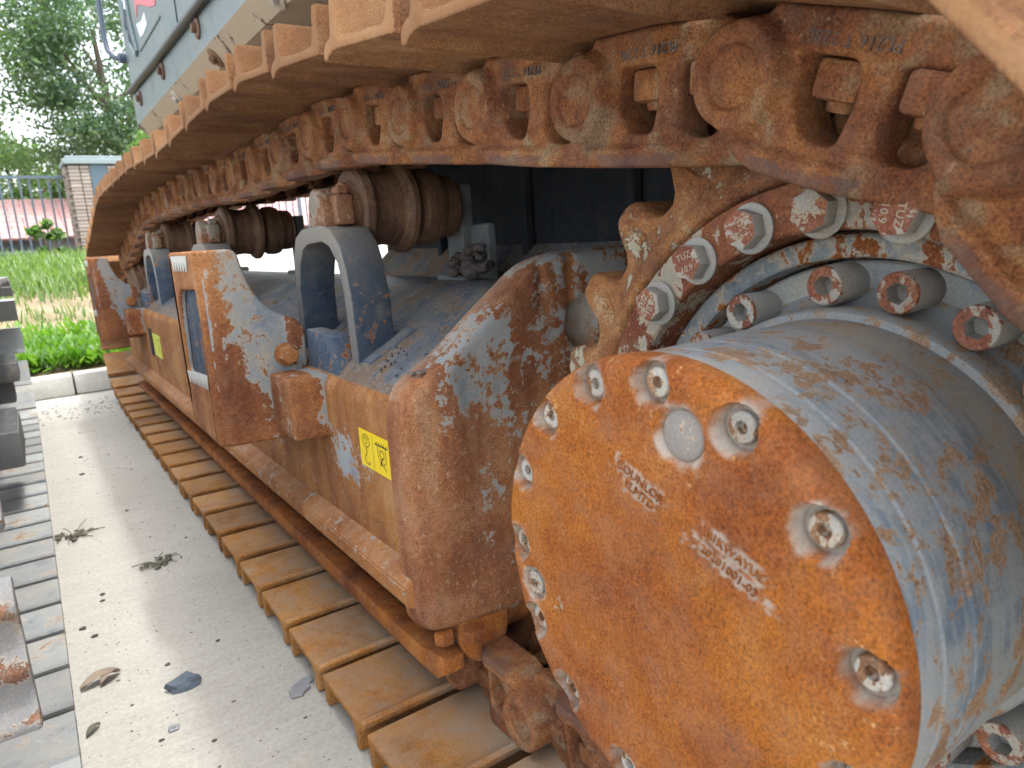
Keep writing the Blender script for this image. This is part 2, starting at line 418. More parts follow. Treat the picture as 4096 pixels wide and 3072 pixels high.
def b_lathe(bm, prof, n=64, axis='X', c=(0, 0, 0), a0=0, a1=2 * PI, mi=None, mat=None, caps=True):
    """prof: list of (axial, radius)"""
    bt = bmesh.new()
    full = abs(a1 - a0 - 2 * PI) < 1e-6
    m = n if full else n + 1
    rings = []
    for (x, r) in prof:
        ring = []
        for i in range(m):
            a = a0 + (a1 - a0) * i / n
            p, q = r * math.cos(a), r * math.sin(a)
            co = {'X': (x, p, q), 'Y': (p, x, q), 'Z': (p, q, x)}[axis]
            ring.append(bt.verts.new((co[0] + c[0], co[1] + c[1], co[2] + c[2])))
        rings.append(ring)
    for a, b in zip(rings, rings[1:]):
        for i in range(n):
            j = (i + 1) % m
            bt.faces.new((a[i], a[j], b[j], b[i]))
    if caps and full:
        if prof[0][1] > 1e-4: bt.faces.new(rings[0])
        if prof[-1][1] > 1e-4: bt.faces.new(rings[-1][::-1])
    bmesh.ops.remove_doubles(bt, verts=bt.verts, dist=1e-5)
    merge(bm, bt, mat, mi)
def b_tube(bm, pts, r, n=10, mi=None):
    bt = bmesh.new(); rings = []
    pts = [Vector(p) for p in pts]
    up = Vector((0.31, 0.2, .93))
    for i, p in enumerate(pts):
        d = (pts[min(i + 1, len(pts) - 1)] - pts[max(i - 1, 0)]).normalized()
        a = d.cross(up).normalized(); b = d.cross(a).normalized()
        rr = r[i] if isinstance(r, (list, tuple)) else r
        rings.append([bt.verts.new(p + a * rr * math.cos(2 * PI * k / n) + b * rr * math.sin(2 * PI * k / n)) for k in range(n)])
    for a, b in zip(rings, rings[1:]):
        for i in range(n): bt.faces.new((a[i], a[(i + 1) % n], b[(i + 1) % n], b[i]))
    bt.faces.new(rings[0]); bt.faces.new(rings[-1][::-1])
    bmesh.ops.recalc_face_normals(bt, faces=bt.faces)
    merge(bm, bt, None, mi)
def setattr_mesh(me, name, fn):
    at = me.attributes.new(name, 'FLOAT', 'POINT')
    at.data.foreach_set('value', [float(fn(v.co)) for v in me.vertices])
def ss(x, a, b):
    t = max(0.0, min(1.0, (x - a) / (b - a))); return t * t * (3 - 2 * t)
def arc(cx, cy, r, a0, a1, n):
    return [(cx + r * math.cos(R_(a0 + (a1 - a0) * i / n)), cy + r * math.sin(R_(a0 + (a1 - a0) * i / n))) for i in range(n + 1)]
def roundpoly(pts, rad, n=4):
    """rounds every corner of a closed polygon"""
    out = []; m = len(pts)
    for i in range(m):
        p = Vector(pts[i][:2]); a = Vector(pts[i - 1][:2]); b = Vector(pts[(i + 1) % m][:2])
        r = pts[i][2] if len(pts[i]) > 2 else rad
        d1 = (a - p); d2 = (b - p)
        r = min(r, d1.length * .45, d2.length * .45)
        p1 = p + d1.normalized() * r; p2 = p + d2.normalized() * r
        for k in range(n + 1):
            t = k / n
            q = p1 * (1 - t) ** 2 + p * 2 * t * (1 - t) + p2 * t * t
            out.append((q.x, q.y))
    return out
def resample(poly, step):
    out = []
    for i in range(len(poly)):
        a = Vector(poly[i]); b = Vector(poly[(i + 1) % len(poly)])
        n = max(1, int((b - a).length / step + .999))
        for k in range(n):
            q = a.lerp(b, k / n); out.append((q.x, q.y))
    return out
def inside_np(P, loops):
    c = np.zeros(len(P), bool)
    for L in loops:
        A = np.array(L); B = np.roll(A, -1, 0)
        for (x1, y1), (x2, y2) in zip(A, B):
            cond = (y1 > P[:, 1]) != (y2 > P[:, 1])
            if y1 == y2: continue
            c ^= cond & (P[:, 0] < (x2 - x1) * (P[:, 1] - y1) / (y2 - y1) + x1)
    return c
def bdist(P, loops):
    d = np.full(len(P), 1e9)
    for L in loops:
        A = np.array(L); B = np.roll(A, -1, 0)
        for a, b in zip(A, B):
            ab = b - a; l2 = (ab ** 2).sum()
            if l2 < 1e-14: continue
            t = np.clip(((P - a) @ ab) / l2, 0, 1)
            d = np.minimum(d, np.hypot(*(P - a - t[:, None] * ab).T))
    return d
def relief(outer, holes, step, hf, back, tof, rings=(.003, .008), extra=(), name='part', angle=40, mi_fn=None):
    """a plate whose front follows hf(a, b, distance to edge); tof maps (a, b, h) to 3-D"""
    loops = [resample(L, step * .8) for L in [outer] + list(holes)]
    pts = []; edges = []
    for L in loops:
        k = len(pts); pts += L
        edges += [(k + i, k + (i + 1) % len(L)) for i in range(len(L))]
    nb = len(pts)
    A = np.array(loops[0]); lo, hi = A.min(0), A.max(0)
    r2 = random.Random(5)
    G = np.array([(x + r2.uniform(-.2, .2) * step, y + r2.uniform(-.2, .2) * step) for x in np.arange(lo[0], hi[0], step) for y in np.arange(lo[1], hi[1], step)])
    G = G[inside_np(G, loops)]
    dmin = max(rings) * 1.25 if rings else step * .4
    if len(G): G = G[bdist(G, loops) > dmin]
    ex = []
    for rr in rings:
        for L in loops:
            for i in range(len(L)):
                a = Vector(L[i - 1]); b = Vector(L[(i + 1) % len(L)]); t = (b - a)
                if t.length < 1e-9: continue
                t.normalize(); n = Vector((-t.y, t.x)); p = Vector(L[i])
                for sgn in (1, -1): ex.append(tuple(p + n * sgn * rr))
    ex = np.array(list(ex) + list(extra)) if (len(ex) or len(extra)) else np.zeros((0, 2))
    if len(ex):
        ok = inside_np(ex, loops); ex = ex[ok]
        dd = bdist(ex, loops)
        ex = ex[dd > min(rings) * .8] if rings else ex
    allp = pts + [tuple(p) for p in G] + [tuple(p) for p in ex]
    res = delaunay_2d_cdt([Vector(p) for p in allp], edges, [], 0, 1e-6)
    V = np.array([tuple(v) for v in res[0]]); F = [f for f in res[2]]
    C = np.array([V[list(f)].mean(0) for f in F])
    keep = inside_np(C, loops)
    d = bdist(V, loops); d[d < 1e-6] = 0
    bm = bmesh.new()
    fr = [bm.verts.new(tof(V[i, 0], V[i, 1], hf(V[i, 0], V[i, 1], d[i]))) for i in range(len(V))]
    bk = {}
    cnt = {}
    for f, k in zip(F, keep):
        if not k: continue
        try: fc = bm.faces.new([fr[i] for i in f])
        except ValueError: continue
        if mi_fn: fc.material_index = mi_fn(*V[list(f)].mean(0))
        for i in range(3):
            e = (f[i], f[(i + 1) % 3]); key = (min(e), max(e))
            cnt.setdefault(key, []).append(e)
    for key, es in cnt.items():
        if len(es) == 1:
            a, b = es[0]
            for q in (a, b):
                if q not in bk: bk[q] = bm.verts.new(tof(V[q, 0], V[q, 1], back))
            bm.faces.new((fr[b], fr[a], bk[a], bk[b]))
    loose = [v for v in bm.verts if not v.link_faces]
    bmesh.ops.delete(bm, geom=loose, context='VERTS')
    return tomesh(bm, name, angle)
def edge_round(d, r):
    if d >= r: return 0.0
    q = 1 - d / r
    return r * (1 - math.sqrt(max(0, 1 - q * q)))
_txt = {}
def text_mesh(s, size, depth=.0008, bevel=0.0):
    key = (s, size, depth)
    if key not in _txt:
        c = bpy.data.curves.new('txt', 'FONT'); c.body = s; c.size = size; c.extrude = depth
        c.align_x = 'CENTER'; c.align_y = 'CENTER'; c.resolution_u = 2
        o = bpy.data.objects.new('txt', c); COL.objects.link(o)
        me = bpy.data.meshes.new_from_object(o)
        bpy.data.objects.remove(o)
        _txt[key] = me
    return _txt[key]
def blob(bm, r, c, seed, squash=(1, 1, .6), sub=2, amp=.45, f=1.6):
    bt = bmesh.new()
    bmesh.ops.create_icosphere(bt, subdivisions=sub, radius=1)
    for v in bt.verts:
        k = 1 + amp * mnoise.noise(v.co * f + Vector((seed * 7.3, seed, -seed)))
        v.co = Vector((v.co.x * squash[0], v.co.y * squash[1], v.co.z * squash[2])) * k * r + Vector(c)
    merge(bm, bt)

# ================================================================== SETTING
def zl(y):          # height of the lawn bank (eye-level coordinates)
    return -.800 + .0825 * (max(y, 5.98) - 5.98)
bm = bmesh.new()
v = [bm.verts.new(p) for p in ((-30, -14, -H), (40, -14, -H), (40, 5.86, -H), (-30, 5.86, -H))]
bm.faces.new(v)
tag(obj('pavement', tomesh(bm), 'concrete'), 'pale concrete pavement between the two machines', kind='structure')
bm = bmesh.new()
nx, ny = 90, 60
xs = [-26 + 28.4 * i / nx for i in range(nx + 1)]
ys = [5.98 + 10.6 * (j / ny) ** 1.3 for j in range(ny + 1)]
g = [[bm.verts.new((x, y, zl(y) + .05 * mnoise.noise(Vector((x * 1.1, y * 1.3, 3))) * min(1, (y - 5.98) * 2))) for x in xs] for y in ys]
for j in range(ny):
    for i in range(nx): bm.faces.new((g[j][i], g[j][i + 1], g[j + 1][i + 1], g[j + 1][i]))
tag(obj('lawn', tomesh(bm, angle=80), 'earth'), 'bank of bare earth behind the kerb', kind='structure')
bm = bmesh.new()
v = [[bm.verts.new((x, y, zl(y) + .03)) for x in (2.4, 40)] for y in (5.98, 16.6)]
bm.faces.new((v[0][0], v[0][1], v[1][1], v[1][0]))
tag(obj('side_road', tomesh(bm), 'concrete'), 'pale concrete ramp to the right of the lawn', kind='structure')
bm = bmesh.new()
v = [bm.verts.new(p) for p in ((-300, 16.5, .02), (300, 16.5, .02), (300, 420, .02), (-300, 420, .02))]
bm.faces.new(v)
tag(obj('ground', tomesh(bm), 'earth'), 'flat ground beyond the fence', kind='structure')
bm = bmesh.new()
v = [bm.verts.new(p) for p in ((-300, -300, -H - .06), (300, -300, -H - .06), (300, 17, -H - .06), (-300, 17, -H - .06))]
bm.faces.new(v)
tag(obj('yard_ground', tomesh(bm), 'concrete'), 'concrete yard far around the machines', kind='structure')
# kerb of separate stones
kerb = bpy.data.objects.new('kerb', None); link(kerb, None, Matrix.Translation((0, 5.9, 0)))
tag(kerb, 'pale concrete kerb along the front of the grass bank', kind='structure')
bm = bmesh.new(); b_box(bm, (-.495, 0, 0), (.495, .13, .155), .016, 3)
kme = tomesh(bm); kme.materials.append(M['kerb'])
for i in range(-14, 20):
    obj('kerb_stone', kme, None, kerb, Matrix.Translation((.183 + .5 + i * 1.0, 5.855 + rnd.uniform(-.004, .004), rnd.uniform(-.003, .003))) @ Matrix.Rotation(rnd.uniform(-.004, .004), 4, 'Z'))

# grass and weeds
def blades(n, xr, yf, hgt, wid, tone, seed, leafy=False):
    r = random.Random(seed); V = []; F = []; TN = []
    for _ in range(n):
        x = r.uniform(*xr); y = yf(r)
        if y is None: continue
        z = zl(y); a = r.uniform(0, 2 * PI); h = hgt(r); w = wid(r); ln = r.uniform(.2, .9) * h
        dx, dy = math.cos(a), math.sin(a)
        t = tone(r)
        k = len(V)
        if leafy:     # broad leaf on a short stem, tilted outwards
            p = Vector((x, y, z + h * .35)); q = p + Vector((dx * w * 1.6, dy * w * 1.6, h * .55)); s_ = Vector((-dy, dx, .2)) * w * .55
            m = (p + q) / 2 + Vector((0, 0, w * .25))
            V += [p, m + s_, q, m - s_]; F.append((k, k + 1, k + 2, k + 3)); TN += [t] * 4
        else:
            b = Vector((x, y, z)); s_ = Vector((-dy, dx, 0)) * w
            m = b + Vector((dx * ln * .35, dy * ln * .35, h * .6)); e = b + Vector((dx * ln, dy * ln, h))
            V += [b - s_, b + s_, m + s_ * .8, m - s_ * .8, e]; F += [(k, k + 1, k + 2, k + 3), (k + 3, k + 2, k + 4)]; TN += [t * .7, t * .7, t, t, t]
    me = bpy.data.meshes.new('blades'); me.from_pydata([tuple(p) for p in V], [], F)
    at = me.attributes.new('tone', 'FLOAT', 'POINT'); at.data.foreach_set('value', TN)
    return me
def gy1(r):
    y = 6.02 + 1.0 * abs(r.gauss(0, .62))
    return y if y < 8.0 else None
def gclump(r):
    y = r.triangular(9.6, 15.8, 13.6)
    return y
tag(obj('weed_patch', blades(15000, (-3.5, 2.2), gy1, lambda r: r.uniform(.05, .22), lambda r: r.uniform(.016, .05), lambda r: r.random() ** .8, 3, True), 'weed'), 'lush bright green weeds along the kerb', kind='stuff')
tag(obj('grass', blades(26000, (-6, 2.3), gclump, lambda r: r.uniform(.08, .34), lambda r: r.uniform(.006, .014), lambda r: r.random(), 4), 'grass'), 'grass growing on the upper bank', kind='stuff')
tag(obj('sparse_grass', blades(1500, (-4, 2.3), lambda r: r.uniform(6.6, 9.2), lambda r: r.uniform(.05, .2), lambda r: r.uniform(.005, .011), lambda r: r.random() * .6, 5), 'grass'), 'thin grass scattered over the bare earth', kind='stuff')

# ------------------------------------------------------------------ fence, pillar
FY = 16.0
fence = thing('fence', 'blue grey metal bar fence on a pale plinth behind the lawn', 'fence', (0, FY, H))
bm = bmesh.new(); b_box(bm, (-14, FY - .12, -.10), (24, FY + .12, .06), .01, 1)
obj('plinth', tomesh(bm), 'plinth', fence)
bm = bmesh.new(); b_box(bm, (-14, FY - .02, 1.50), (24, FY + .02, 1.55))
rail = tomesh(bm); rail.materials.append(M['fence'])
obj('rail', rail, None, fence); obj('rail', rail, None, fence, Matrix.Translation((0, 0, H - 1.33)))
bm = bmesh.new(); b_lathe(bm, [(.06, .017), (1.56, .017)], 8, 'Z')
bar = tomesh(bm); bar.materials.append(M['fence'])
bm = bmesh.new(); b_box(bm, (-.035, -.035, .05), (.035, .035, 1.80), .006, 1)
post = tomesh(bm); post.materials.append(M['fence'])
PX0, PX1 = 1.02, 1.92
x = -8.0; i = 0
while x < 13:
    if not (PX0 - .08 < x < PX1 + .08):
        if i % 14 == 5: obj('post', post, None, fence, Matrix.Translation((x, FY, H)))
        else: obj('bar', bar, None, fence, Matrix.Translation((x, FY, H)))
    x += .150; i += 1
pil = thing('brick_pillar', 'tall brick gate pillar with a dark recessed panel and grey cap', 'pillar', ((PX0 + PX1) / 2, FY, H))
bm = bmesh.new(); b_box(bm, (PX0 + .015, FY - .43, -.25), (PX1 - .015, FY + .42, 1.70))
obj('core', tomesh(bm), 'mud', pil)
bm = bmesh.new(); b_box(bm, (PX0 + .34, FY - .50, .05), (PX0 + .62, FY - .435, 1.695), .006, 1)
obj('recessed_panel', tomesh(bm), 'gatepanel', pil)
bm = bmesh.new()
b_box(bm, (PX0 - .07, FY - .54, 1.703), (PX1 + .07, FY + .50, 1.80), .01, 1)
b_box(bm, (PX0 - .02, FY - .50, 1.803), (PX1 + .02, FY + .46, 1.85), .01, 1)
obj('cap', tomesh(bm), 'cap', pil)
bm = bmesh.new(); b_box(bm, (-.088, -.05, -.029), (.088, .05, .029), .005, 1)
brk = tomesh(bm); brk.materials.append(M['brick'])
for r_ in range(28):
    z = -.12 + r_ * .0655
    if z > 1.67: break
    offs = .09 if r_ % 2 else 0
    for (xa, xb) in ((PX0, PX0 + .335), (PX0 + .625, PX1)):
        x = xa + .088
        while x - .05 < xb - .02:
            sc = 1.0
            if x + .088 > xb: sc = max(.25, (xb - (x - .088)) / .176); xx = x - .088 + .088 * sc
            else: xx = x
            obj('brick', brk, None, pil, Matrix.Translation((xx, FY - .44 + rnd.uniform(-.006, .006), z + H)) @ Matrix.Diagonal((sc * .97, 1, 1, 1)))
            x += .184
    for y in (FY - .30, FY - .1, FY + .1, FY + .3):   # left side of the pillar
        obj('brick', brk, None, pil, Matrix.Translation((PX0 + rnd.uniform(-.006, .006), y + offs * .5, z + H)) @ Matrix.Rotation(PI / 2, 4, 'Z'))

# ------------------------------------------------------------------ low building behind the fence
bld = thing('low_building', 'low grey building with a pink tiled roof behind the fence', 'building', (4, 24, H))
bm = bmesh.new(); b_box(bm, (-9, 23.2, -.05), (18, 29, .62))
obj('wall', tomesh(bm), 'wall', bld)
bm = bmesh.new(); b_prism(bm, [(22.6, .60), (25.9, 1.80), (29.4, .60)], -9.4, 18.4, 'X')
obj('roof_slab', tomesh(bm), 'roof', bld)
bm = bmesh.new()
sl_ = math.atan2(1.2, 3.3); rl = math.hypot(1.2, 3.3)
nrow = 15
for k in range(nrow):      # rows of tiles, each course lapping the one below
    d = rl * k / nrow
    y0, z0 = 22.6 + d * math.cos(sl_), .60 + d * math.sin(sl_)
    for c in range(92):
        xx = -9.3 + c * .30
        b_box(bm, (xx, -.0, 0), (xx + .285, rl / nrow * 1.08, .03), 0, mat=Matrix.Translation((rnd.uniform(-.01, .01), y0, z0 + .012 + rnd.uniform(0, .012))) @ Matrix.Rotation(sl_ - .05, 4, 'X'))
tl = obj('roof_tiles', tomesh(bm), 'roof', bld); tl['kind'] = 'stuff'
for wx in (-6, -3, -.4, 2.2, 5.4, 8.0, 11):
    bm = bmesh.new(); b_box(bm, (wx, 23.12, .12), (wx + .95, 23.195, .50))
    wf = obj('window', tomesh(bm), 'fence', bld)
    bm = bmesh.new(); b_box(bm, (wx + .06, 23.09, .16), (wx + .89, 23.115, .46))
    obj('pane', tomesh(bm), 'pane', wf)

# ------------------------------------------------------------------ trees
def crown(n, c, rad, seed, size, clumps, hole=.0, lean=(0, 0, 0)):
    r = np.random.RandomState(seed)
    cc = r.normal(size=(clumps, 3)); cc /= np.linalg.norm(cc, axis=1)[:, None]
    cc *= (r.uniform(.25, 1, size=(clumps, 1)) ** .5)
    cc = cc * np.array(rad) + np.array(c)
    ci = r.randint(0, clumps, n)
    cr = r.uniform(.45, 1.0, clumps) * .42 * min(rad)
    off = r.normal(size=(n, 3)) * .5
    P = cc[ci] + off * cr[ci][:, None] * np.array((1.2, 1.2, .75))
    a = r.normal(size=(n, 3)); a /= np.linalg.norm(a, axis=1)[:, None]
    b = np.cross(a, r.normal(size=(n, 3))); b /= np.linalg.norm(b, axis=1)[:, None]
    s = size * r.uniform(.6, 1.4, size=(n, 1))
    V = np.stack([P - a * s, P + b * s * .5, P + a * s, P - b * s * .5], 1).reshape(-1, 3)
    F = np.arange(4 * n).reshape(-1, 4)
    me = bpy.data.meshes.new('crown'); me.from_pydata(V.tolist(), [], F.tolist())
    tone = np.repeat(np.clip(.5 * r.rand(n) + .5 * (r.rand(clumps)[ci]), 0, 1), 4)
    at = me.attributes.new('tone', 'FLOAT', 'POINT'); at.data.foreach_set('value', tone)
    return me
def tree(label, x, y, zc_, rad, n, seed, size, clumps, mat, group='trees beyond the fence', base=0.02):
    t = thing('tree', label, 'tree', (x, y, base + H), group)
    bm = bmesh.new()
    r = random.Random(seed)
    top = zc_ + rad[2] * .3
    b_tube(bm, [(x, y, base - .1), (x + .1, y, (base + top) * .4), (x - .05, y + .1, top)], [.20, .15, .06], 8)
    for k in range(7):
        a = r.uniform(0, 2 * PI); z0 = base + (top - base) * r.uniform(.35, .85)
        e = Vector((x + math.cos(a) * rad[0] * .75, y + math.sin(a) * rad[1] * .75, zc_ + r.uniform(-.4, .6) * rad[2]))
        b0 = Vector((x, y, z0))
        b_tube(bm, [b0, b0.lerp(e, .5) + Vector((0, 0, .15)), e], [.07, .045, .015], 6)
    obj('trunk', tomesh(bm), 'bark', t)
    obj('crown', crown(n, (x, y, zc_), rad, seed, size, clumps), mat, t)
    return t
tree('tall mid green tree filling the sky left of the brick pillar', -.6, 27, 6.6, (3.8, 2.6, 4.6), 26000, 11, .075, 95, 'leaf')
tree('dark green tree standing right behind the brick pillar', 3.0, 25.5, 5.4, (2.5, 2.0, 4.2), 22000, 12, .070, 70, 'leafdark')
tree('small yellow green tree low beside the pillar cap', 3.4, 20.5, 2.15, (1.05, .9, .85), 3600, 13, .075, 22, 'leafbright')
tree('far pale tree low on the left above the pink roof', -4.6, 33, 4.0, (3.6, 3.0, 3.0), 12000, 14, .10, 60, 'leaf')
tree('low hazy tree rising over the pink roof left of the pillar', .3, 34, 3.0, (3.2, 2.4, 1.7), 9000, 16, .10, 46, 'leaf')
tree('far tree behind the machine body right of the pillar', 7.6, 32, 6.0, (3.6, 3.0, 4.0), 9000, 15, .13, 40, 'leafdark')
sh = thing('shrub', 'small leafy shrub in front of the bar fence', 'shrub', (.53, 15.2, H - .05))
bm = bmesh.new()
for k in range(5):
    a = k * 1.3
    b_tube(bm, [(.53, 15.2, -.1), (.53 + .08 * math.cos(a), 15.2 + .08 * math.sin(a), .3), (.53 + .16 * math.cos(a), 15.2 + .14 * math.sin(a), .6)], [.012, .009, .004], 5)
obj('stem', tomesh(bm), 'bark', sh)
obj('foliage', crown(900, (.53, 15.2, .36), (.27, .22, .36), 21, .055, 14), 'leafbright', sh)

# ================================================================== EXCAVATOR
EX = thing('excavator', 'rusty grey blue crawler excavator filling the right side of the photo', 'excavator', (.677, 2.9, 0))
XC = .677                         # middle of the near crawler
SC = (.381, -.3006); SR = .4237; P = .2286
# ---- chain path (pin line) in (y, z)
IC = (5.30, -.385); IR = .395
def build_path():
    pts = []
    def tang(c, r, a0, a1, n):
        for i in range(n + 1):
            a = R_(a0 + (a1 - a0) * i / n); pts.append((c[0] + r * math.cos(a), c[1] + r * math.sin(a)))
    tang(SC, SR, 262, 84, 60)                      # round the sprocket, rear side first
    top = [(.674, .146), (.901, .178), (1.127, .202), (1.36, .228), (1.58, .236), (1.9, .228), (2.3, .220), (2.65, .232), (3.0, .243), (3.5, .236), (3.85, .236), (4.05, .232), (4.3, .206), (4.7, .128), (5.0, .060)]
    pts.extend(top)
    tang(IC, IR, 78, -98, 50)
    pts.extend([(4.9, -.815), (4.4, -.815), (1.0, -.815), (.85, -.806), (.62, -.768)])
    return pts
def densify(raw, smooth):
    den = []
    for i in range(len(raw)):
        a = Vector(raw[i]); b = Vector(raw[(i + 1) % len(raw)])
        n = max(1, int((b - a).length / .01))
        for k in range(n): den.append(a.lerp(b, k / n))
    for _ in range(smooth):
        den = [(den[i - 1] + den[i] * 2 + den[(i + 1) % len(den)]) / 4 for i in range(len(den))]
    return [Vector(p) for p in den]
def walk(den, start, pitch, stop_y):
    """pins at chord distance pitch along the dense path, until the lower run passes stop_y"""
    i = min(range(len(den)), key=lambda k: (den[k] - Vector(start)).length)
    pins = [Vector(start)]; n = len(den)
    while len(pins) < 90:
        j = i; p = pins[-1]; moved = 0
        while True:
            jn = (j + 1) % n
            if (den[jn] - p).length >= pitch and moved > 3:
                a, b = den[j], den[jn]; lo, hi = 0.0, 1.0
                for _ in range(25):
                    m = (lo + hi) / 2
                    if (a.lerp(b, m) - p).length < pitch: lo = m
                    else: hi = m
                pins.append(a.lerp(b, lo)); i = j; break
            j = jn; moved += 1
        if len(pins) > 10 and pins[-1].y < -.5 and pins[-1].x < stop_y: break
    return pins
for _ in range(6):                       # idler position that brings the lower shoes into their places
    den = densify(build_path(), 60)
    pins = walk(den, (.442, .126), P, .45)
    low_y = [p.x for p in pins if p.y < -.80 and 1.1 < p.x < 4.5]
    e = ((low_y[-1] - 1.1055 + P / 2) % P) - P / 2
    if abs(e) < .001: break
    IC = (IC[0] - e / 2 * .9, IC[1])
chain = [Vector((-.04, -.45)), Vector((-.020, -.300)), Vector((.081, -.1175)), Vector((.231, .055))] + pins

# ---- shoe
prof = [(.0580, .0785), (.226, .078), (.240, .0765), (.2500, .0725), (.2580, .0675), (.2640, .0650), (.2690, .0660), (.2720, .0705), (.2715, .078), (.2670, .0860), (.2580, .0915), (.2500, .0935), (.2475, .100), (.2465, .135), (.2430, .1415),
        (.2300, .1415), (.2260, .135), (.2235, .104), (.2170, .0945), (.207, .092), (.096, .092), (.0865, .0945), (.0810, .104), (.0790, .135),
        (.0755, .1415), (.0630, .1415), (.0605, .135), (.0595, .100), (.0575, .091)]
prof = [(a, b - .016) for a, b in prof]
bm = bmesh.new()
b_prism(bm, prof, .377, .977, 'X', .0035, 2)
shoe_me = tomesh(bm, 'track_shoe', 32)
shoe_low = shoe_me.copy()
def shoe_dust(co): return .95 * ss(co.x + .02 * mnoise.noise(co * 14), .50, .64) * (1 if co.z < .093 else 0)
# finer copy for the lower run so that the dusty inner half can be told
bm = bmesh.new()
cuts = [.377 + .6 * k / 16 for k in range(17)]
for a, b in zip(cuts, cuts[1:]): pass
bm.from_mesh(shoe_low)
for xc in cuts[1:-1]:
    bmesh.ops.bisect_plane(bm, geom=bm.verts[:] + bm.edges[:] + bm.faces[:], plane_co=(xc, 0, 0), plane_no=(1, 0, 0))
shoe_low = tomesh(bm, 'track_shoe', 32, False)
setattr_mesh(shoe_me, 'dust', lambda co: .85 if (co.x < .3775 or co.x > .9765) else (.45 if co.z > .085 else 0))  # tan tint on end faces and grousers; underside keeps the darker base
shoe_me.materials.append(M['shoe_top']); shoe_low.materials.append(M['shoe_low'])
setattr_mesh(shoe_low, 'dust', lambda co: .78 * ss(co.x + .04 * mnoise.noise(co * 7), .46, .62) * (1 if co.z < .077 else .4))

# ---- link (outer side): (u, v) outline, rear pin at u = 0, boss pin at u = P
out = [(-.034, -.034), (-.022, -.055), (-.004, -.070), (.018, -.0765), (.10, -.0775), (.185, -.0765), (.205, -.070), (.222, -.058)]
out += arc(P, 0, .0475, -80, 66, 12)
out += [(.236, .046), (.220, .052), (.211, .056), (.207, .0625), (.046, .0625), (.040, .057), (.030, .051), (.012, .0465)]
out += arc(0, 0, .046, 98, 205, 8)
w1 = roundpoly([(.170, .027, .004), (.1715, -.010, .012), (.152, -.041, .022), (.119, -.043, .010), (.1130, -.002, .01), (.117, .027, .014)], .01, 4)
w2 = roundpoly([(.089, .025, .006), (.091, -.046, .012), (.064, -.049, .014), (.033, -.020, .018), (.033, .025, .014)], .01, 4)
def link_h(u, v, d):
    x = .574 + .030 * (1 - ss(u, .055, .125))            # the rear end steps inwards
    rp = math.hypot(u - P, v)
    x -= .016 * (1 - ss(rp, .0445, .056))                 # proud boss
    x += .0025 * (1 - ss(rp, .0268, .0285)) + .0040 * math.exp(-((rp - .0285) / .0016) ** 2)              # pin end set in the boss
    if v < -.05:                                         # rail flange
        x -= .010 * ss(-v, .050, .058) * ss(u, .05, .1)
    r2 = math.hypot(u, v)
    x += .002 * (1 - ss(r2, .026, .030))
    if v > .050: x -= .004 * ss(v, .050, .055)
    return x + edge_round(d, .0065) + .0005 * mnoise.noise(Vector((u * 60, v * 60, 1)))
ex = [(P + r * math.cos(a), r * math.sin(a)) for r in (.0255, .0272, .0285, .0298, .0312, .036, .0425, .0450, .0485, .052, .055) for a in [2 * PI * k / 36 for k in range(36)]]
ex += [(.0 + k * .006, -v) for k in range(40) for v in (.049, .054, .059)]
link_me = relief(out, [w1, w2], .0050, link_h, .632, lambda u, v, h: (h, u, v), (.0014, .0035, .0065), ex, 'track_link', 50)
setattr_mesh(link_me, 'worn', lambda co: .6 * ss(-co.z + .003 * mnoise.noise(co * 40), .059, .063) * (1 if co.x < .581 else 0) * ss(co.y, .015, .04) * (1 - ss(co.y, .185, .21)))
link_me.materials.append(M['link'])
link_in = link_me.copy()
for v_ in link_in.vertices: v_.co.x = 2 * XC - v_.co.x
bm = bmesh.new(); bm.from_mesh(link_in)
bmesh.ops.reverse_faces(bm, faces=bm.faces)
b_lathe(bm, [(.61, .032), (.745, .032)], 20, 'X', (0, P, 0))
bm.to_mesh(link_in); bm.free(); finish(link_in, 50)
# nut and bolt tip seen in each window of a link
bm = bmesh.new()
b_box(bm, (.590, -.0225, -.008), (.632, .0225, .026), .006, 2)
b_lathe(bm, [(-.008, .0135), (-.0125, .0135), (-.0165, .0115), (-.0165, .0)], 16, 'Z', (.611, 0, 0))
nut_me = tomesh(bm, 'track_nut'); nut_me.materials.append(M['link'])
ltxt = text_mesh('PL216 T 228L', .0150, .0010)
ltxt = ltxt.copy(); ltxt.materials.clear(); ltxt.materials.append(M['link_worn'])
def frame_of(a, b):
    t = Vector((0, b.x - a.x, b.y - a.y)).normalized()
    v_ = Vector((1, 0, 0)).cross(t)
    return Matrix(((1, t.x, v_.x, 0), (0, t.y, v_.y, a.x), (0, t.z, v_.z, a.y + H), (0, 0, 0, 1)))
for ci, (a, b) in enumerate(zip(chain, chain[1:])):
    mw = frame_of(a, b)
    low = (a.y < -.60)
    obj('track_shoe', shoe_low if low else shoe_me, None, EX, mw @ Matrix.Translation((-.012 if ci == 2 else 0, .030 - .092 * ss(-a.y, -.10, .70) * (ci > 3), 0)))
    lk = obj('track_link', link_me, None, EX, mw)
    obj('track_link', link_in, None, EX, mw)
    near = (a.x < 3.2 and not low) or (a.x < 1.6)
    if near:
        for u in (.1425, .0620):
            obj('track_nut', nut_me, None, lk, mw @ Matrix.Translation((0, u, 0)))
        if not low:
            tm = Matrix(((0, 0, -1, .5745), (1, 0, 0, .128), (0, -1, 0, .0395), (0, 0, 0, 1)))
            # upside-down casting text: letters run towards the rear pin
            obj('cast_lettering', ltxt, None, lk, mw @ tm)

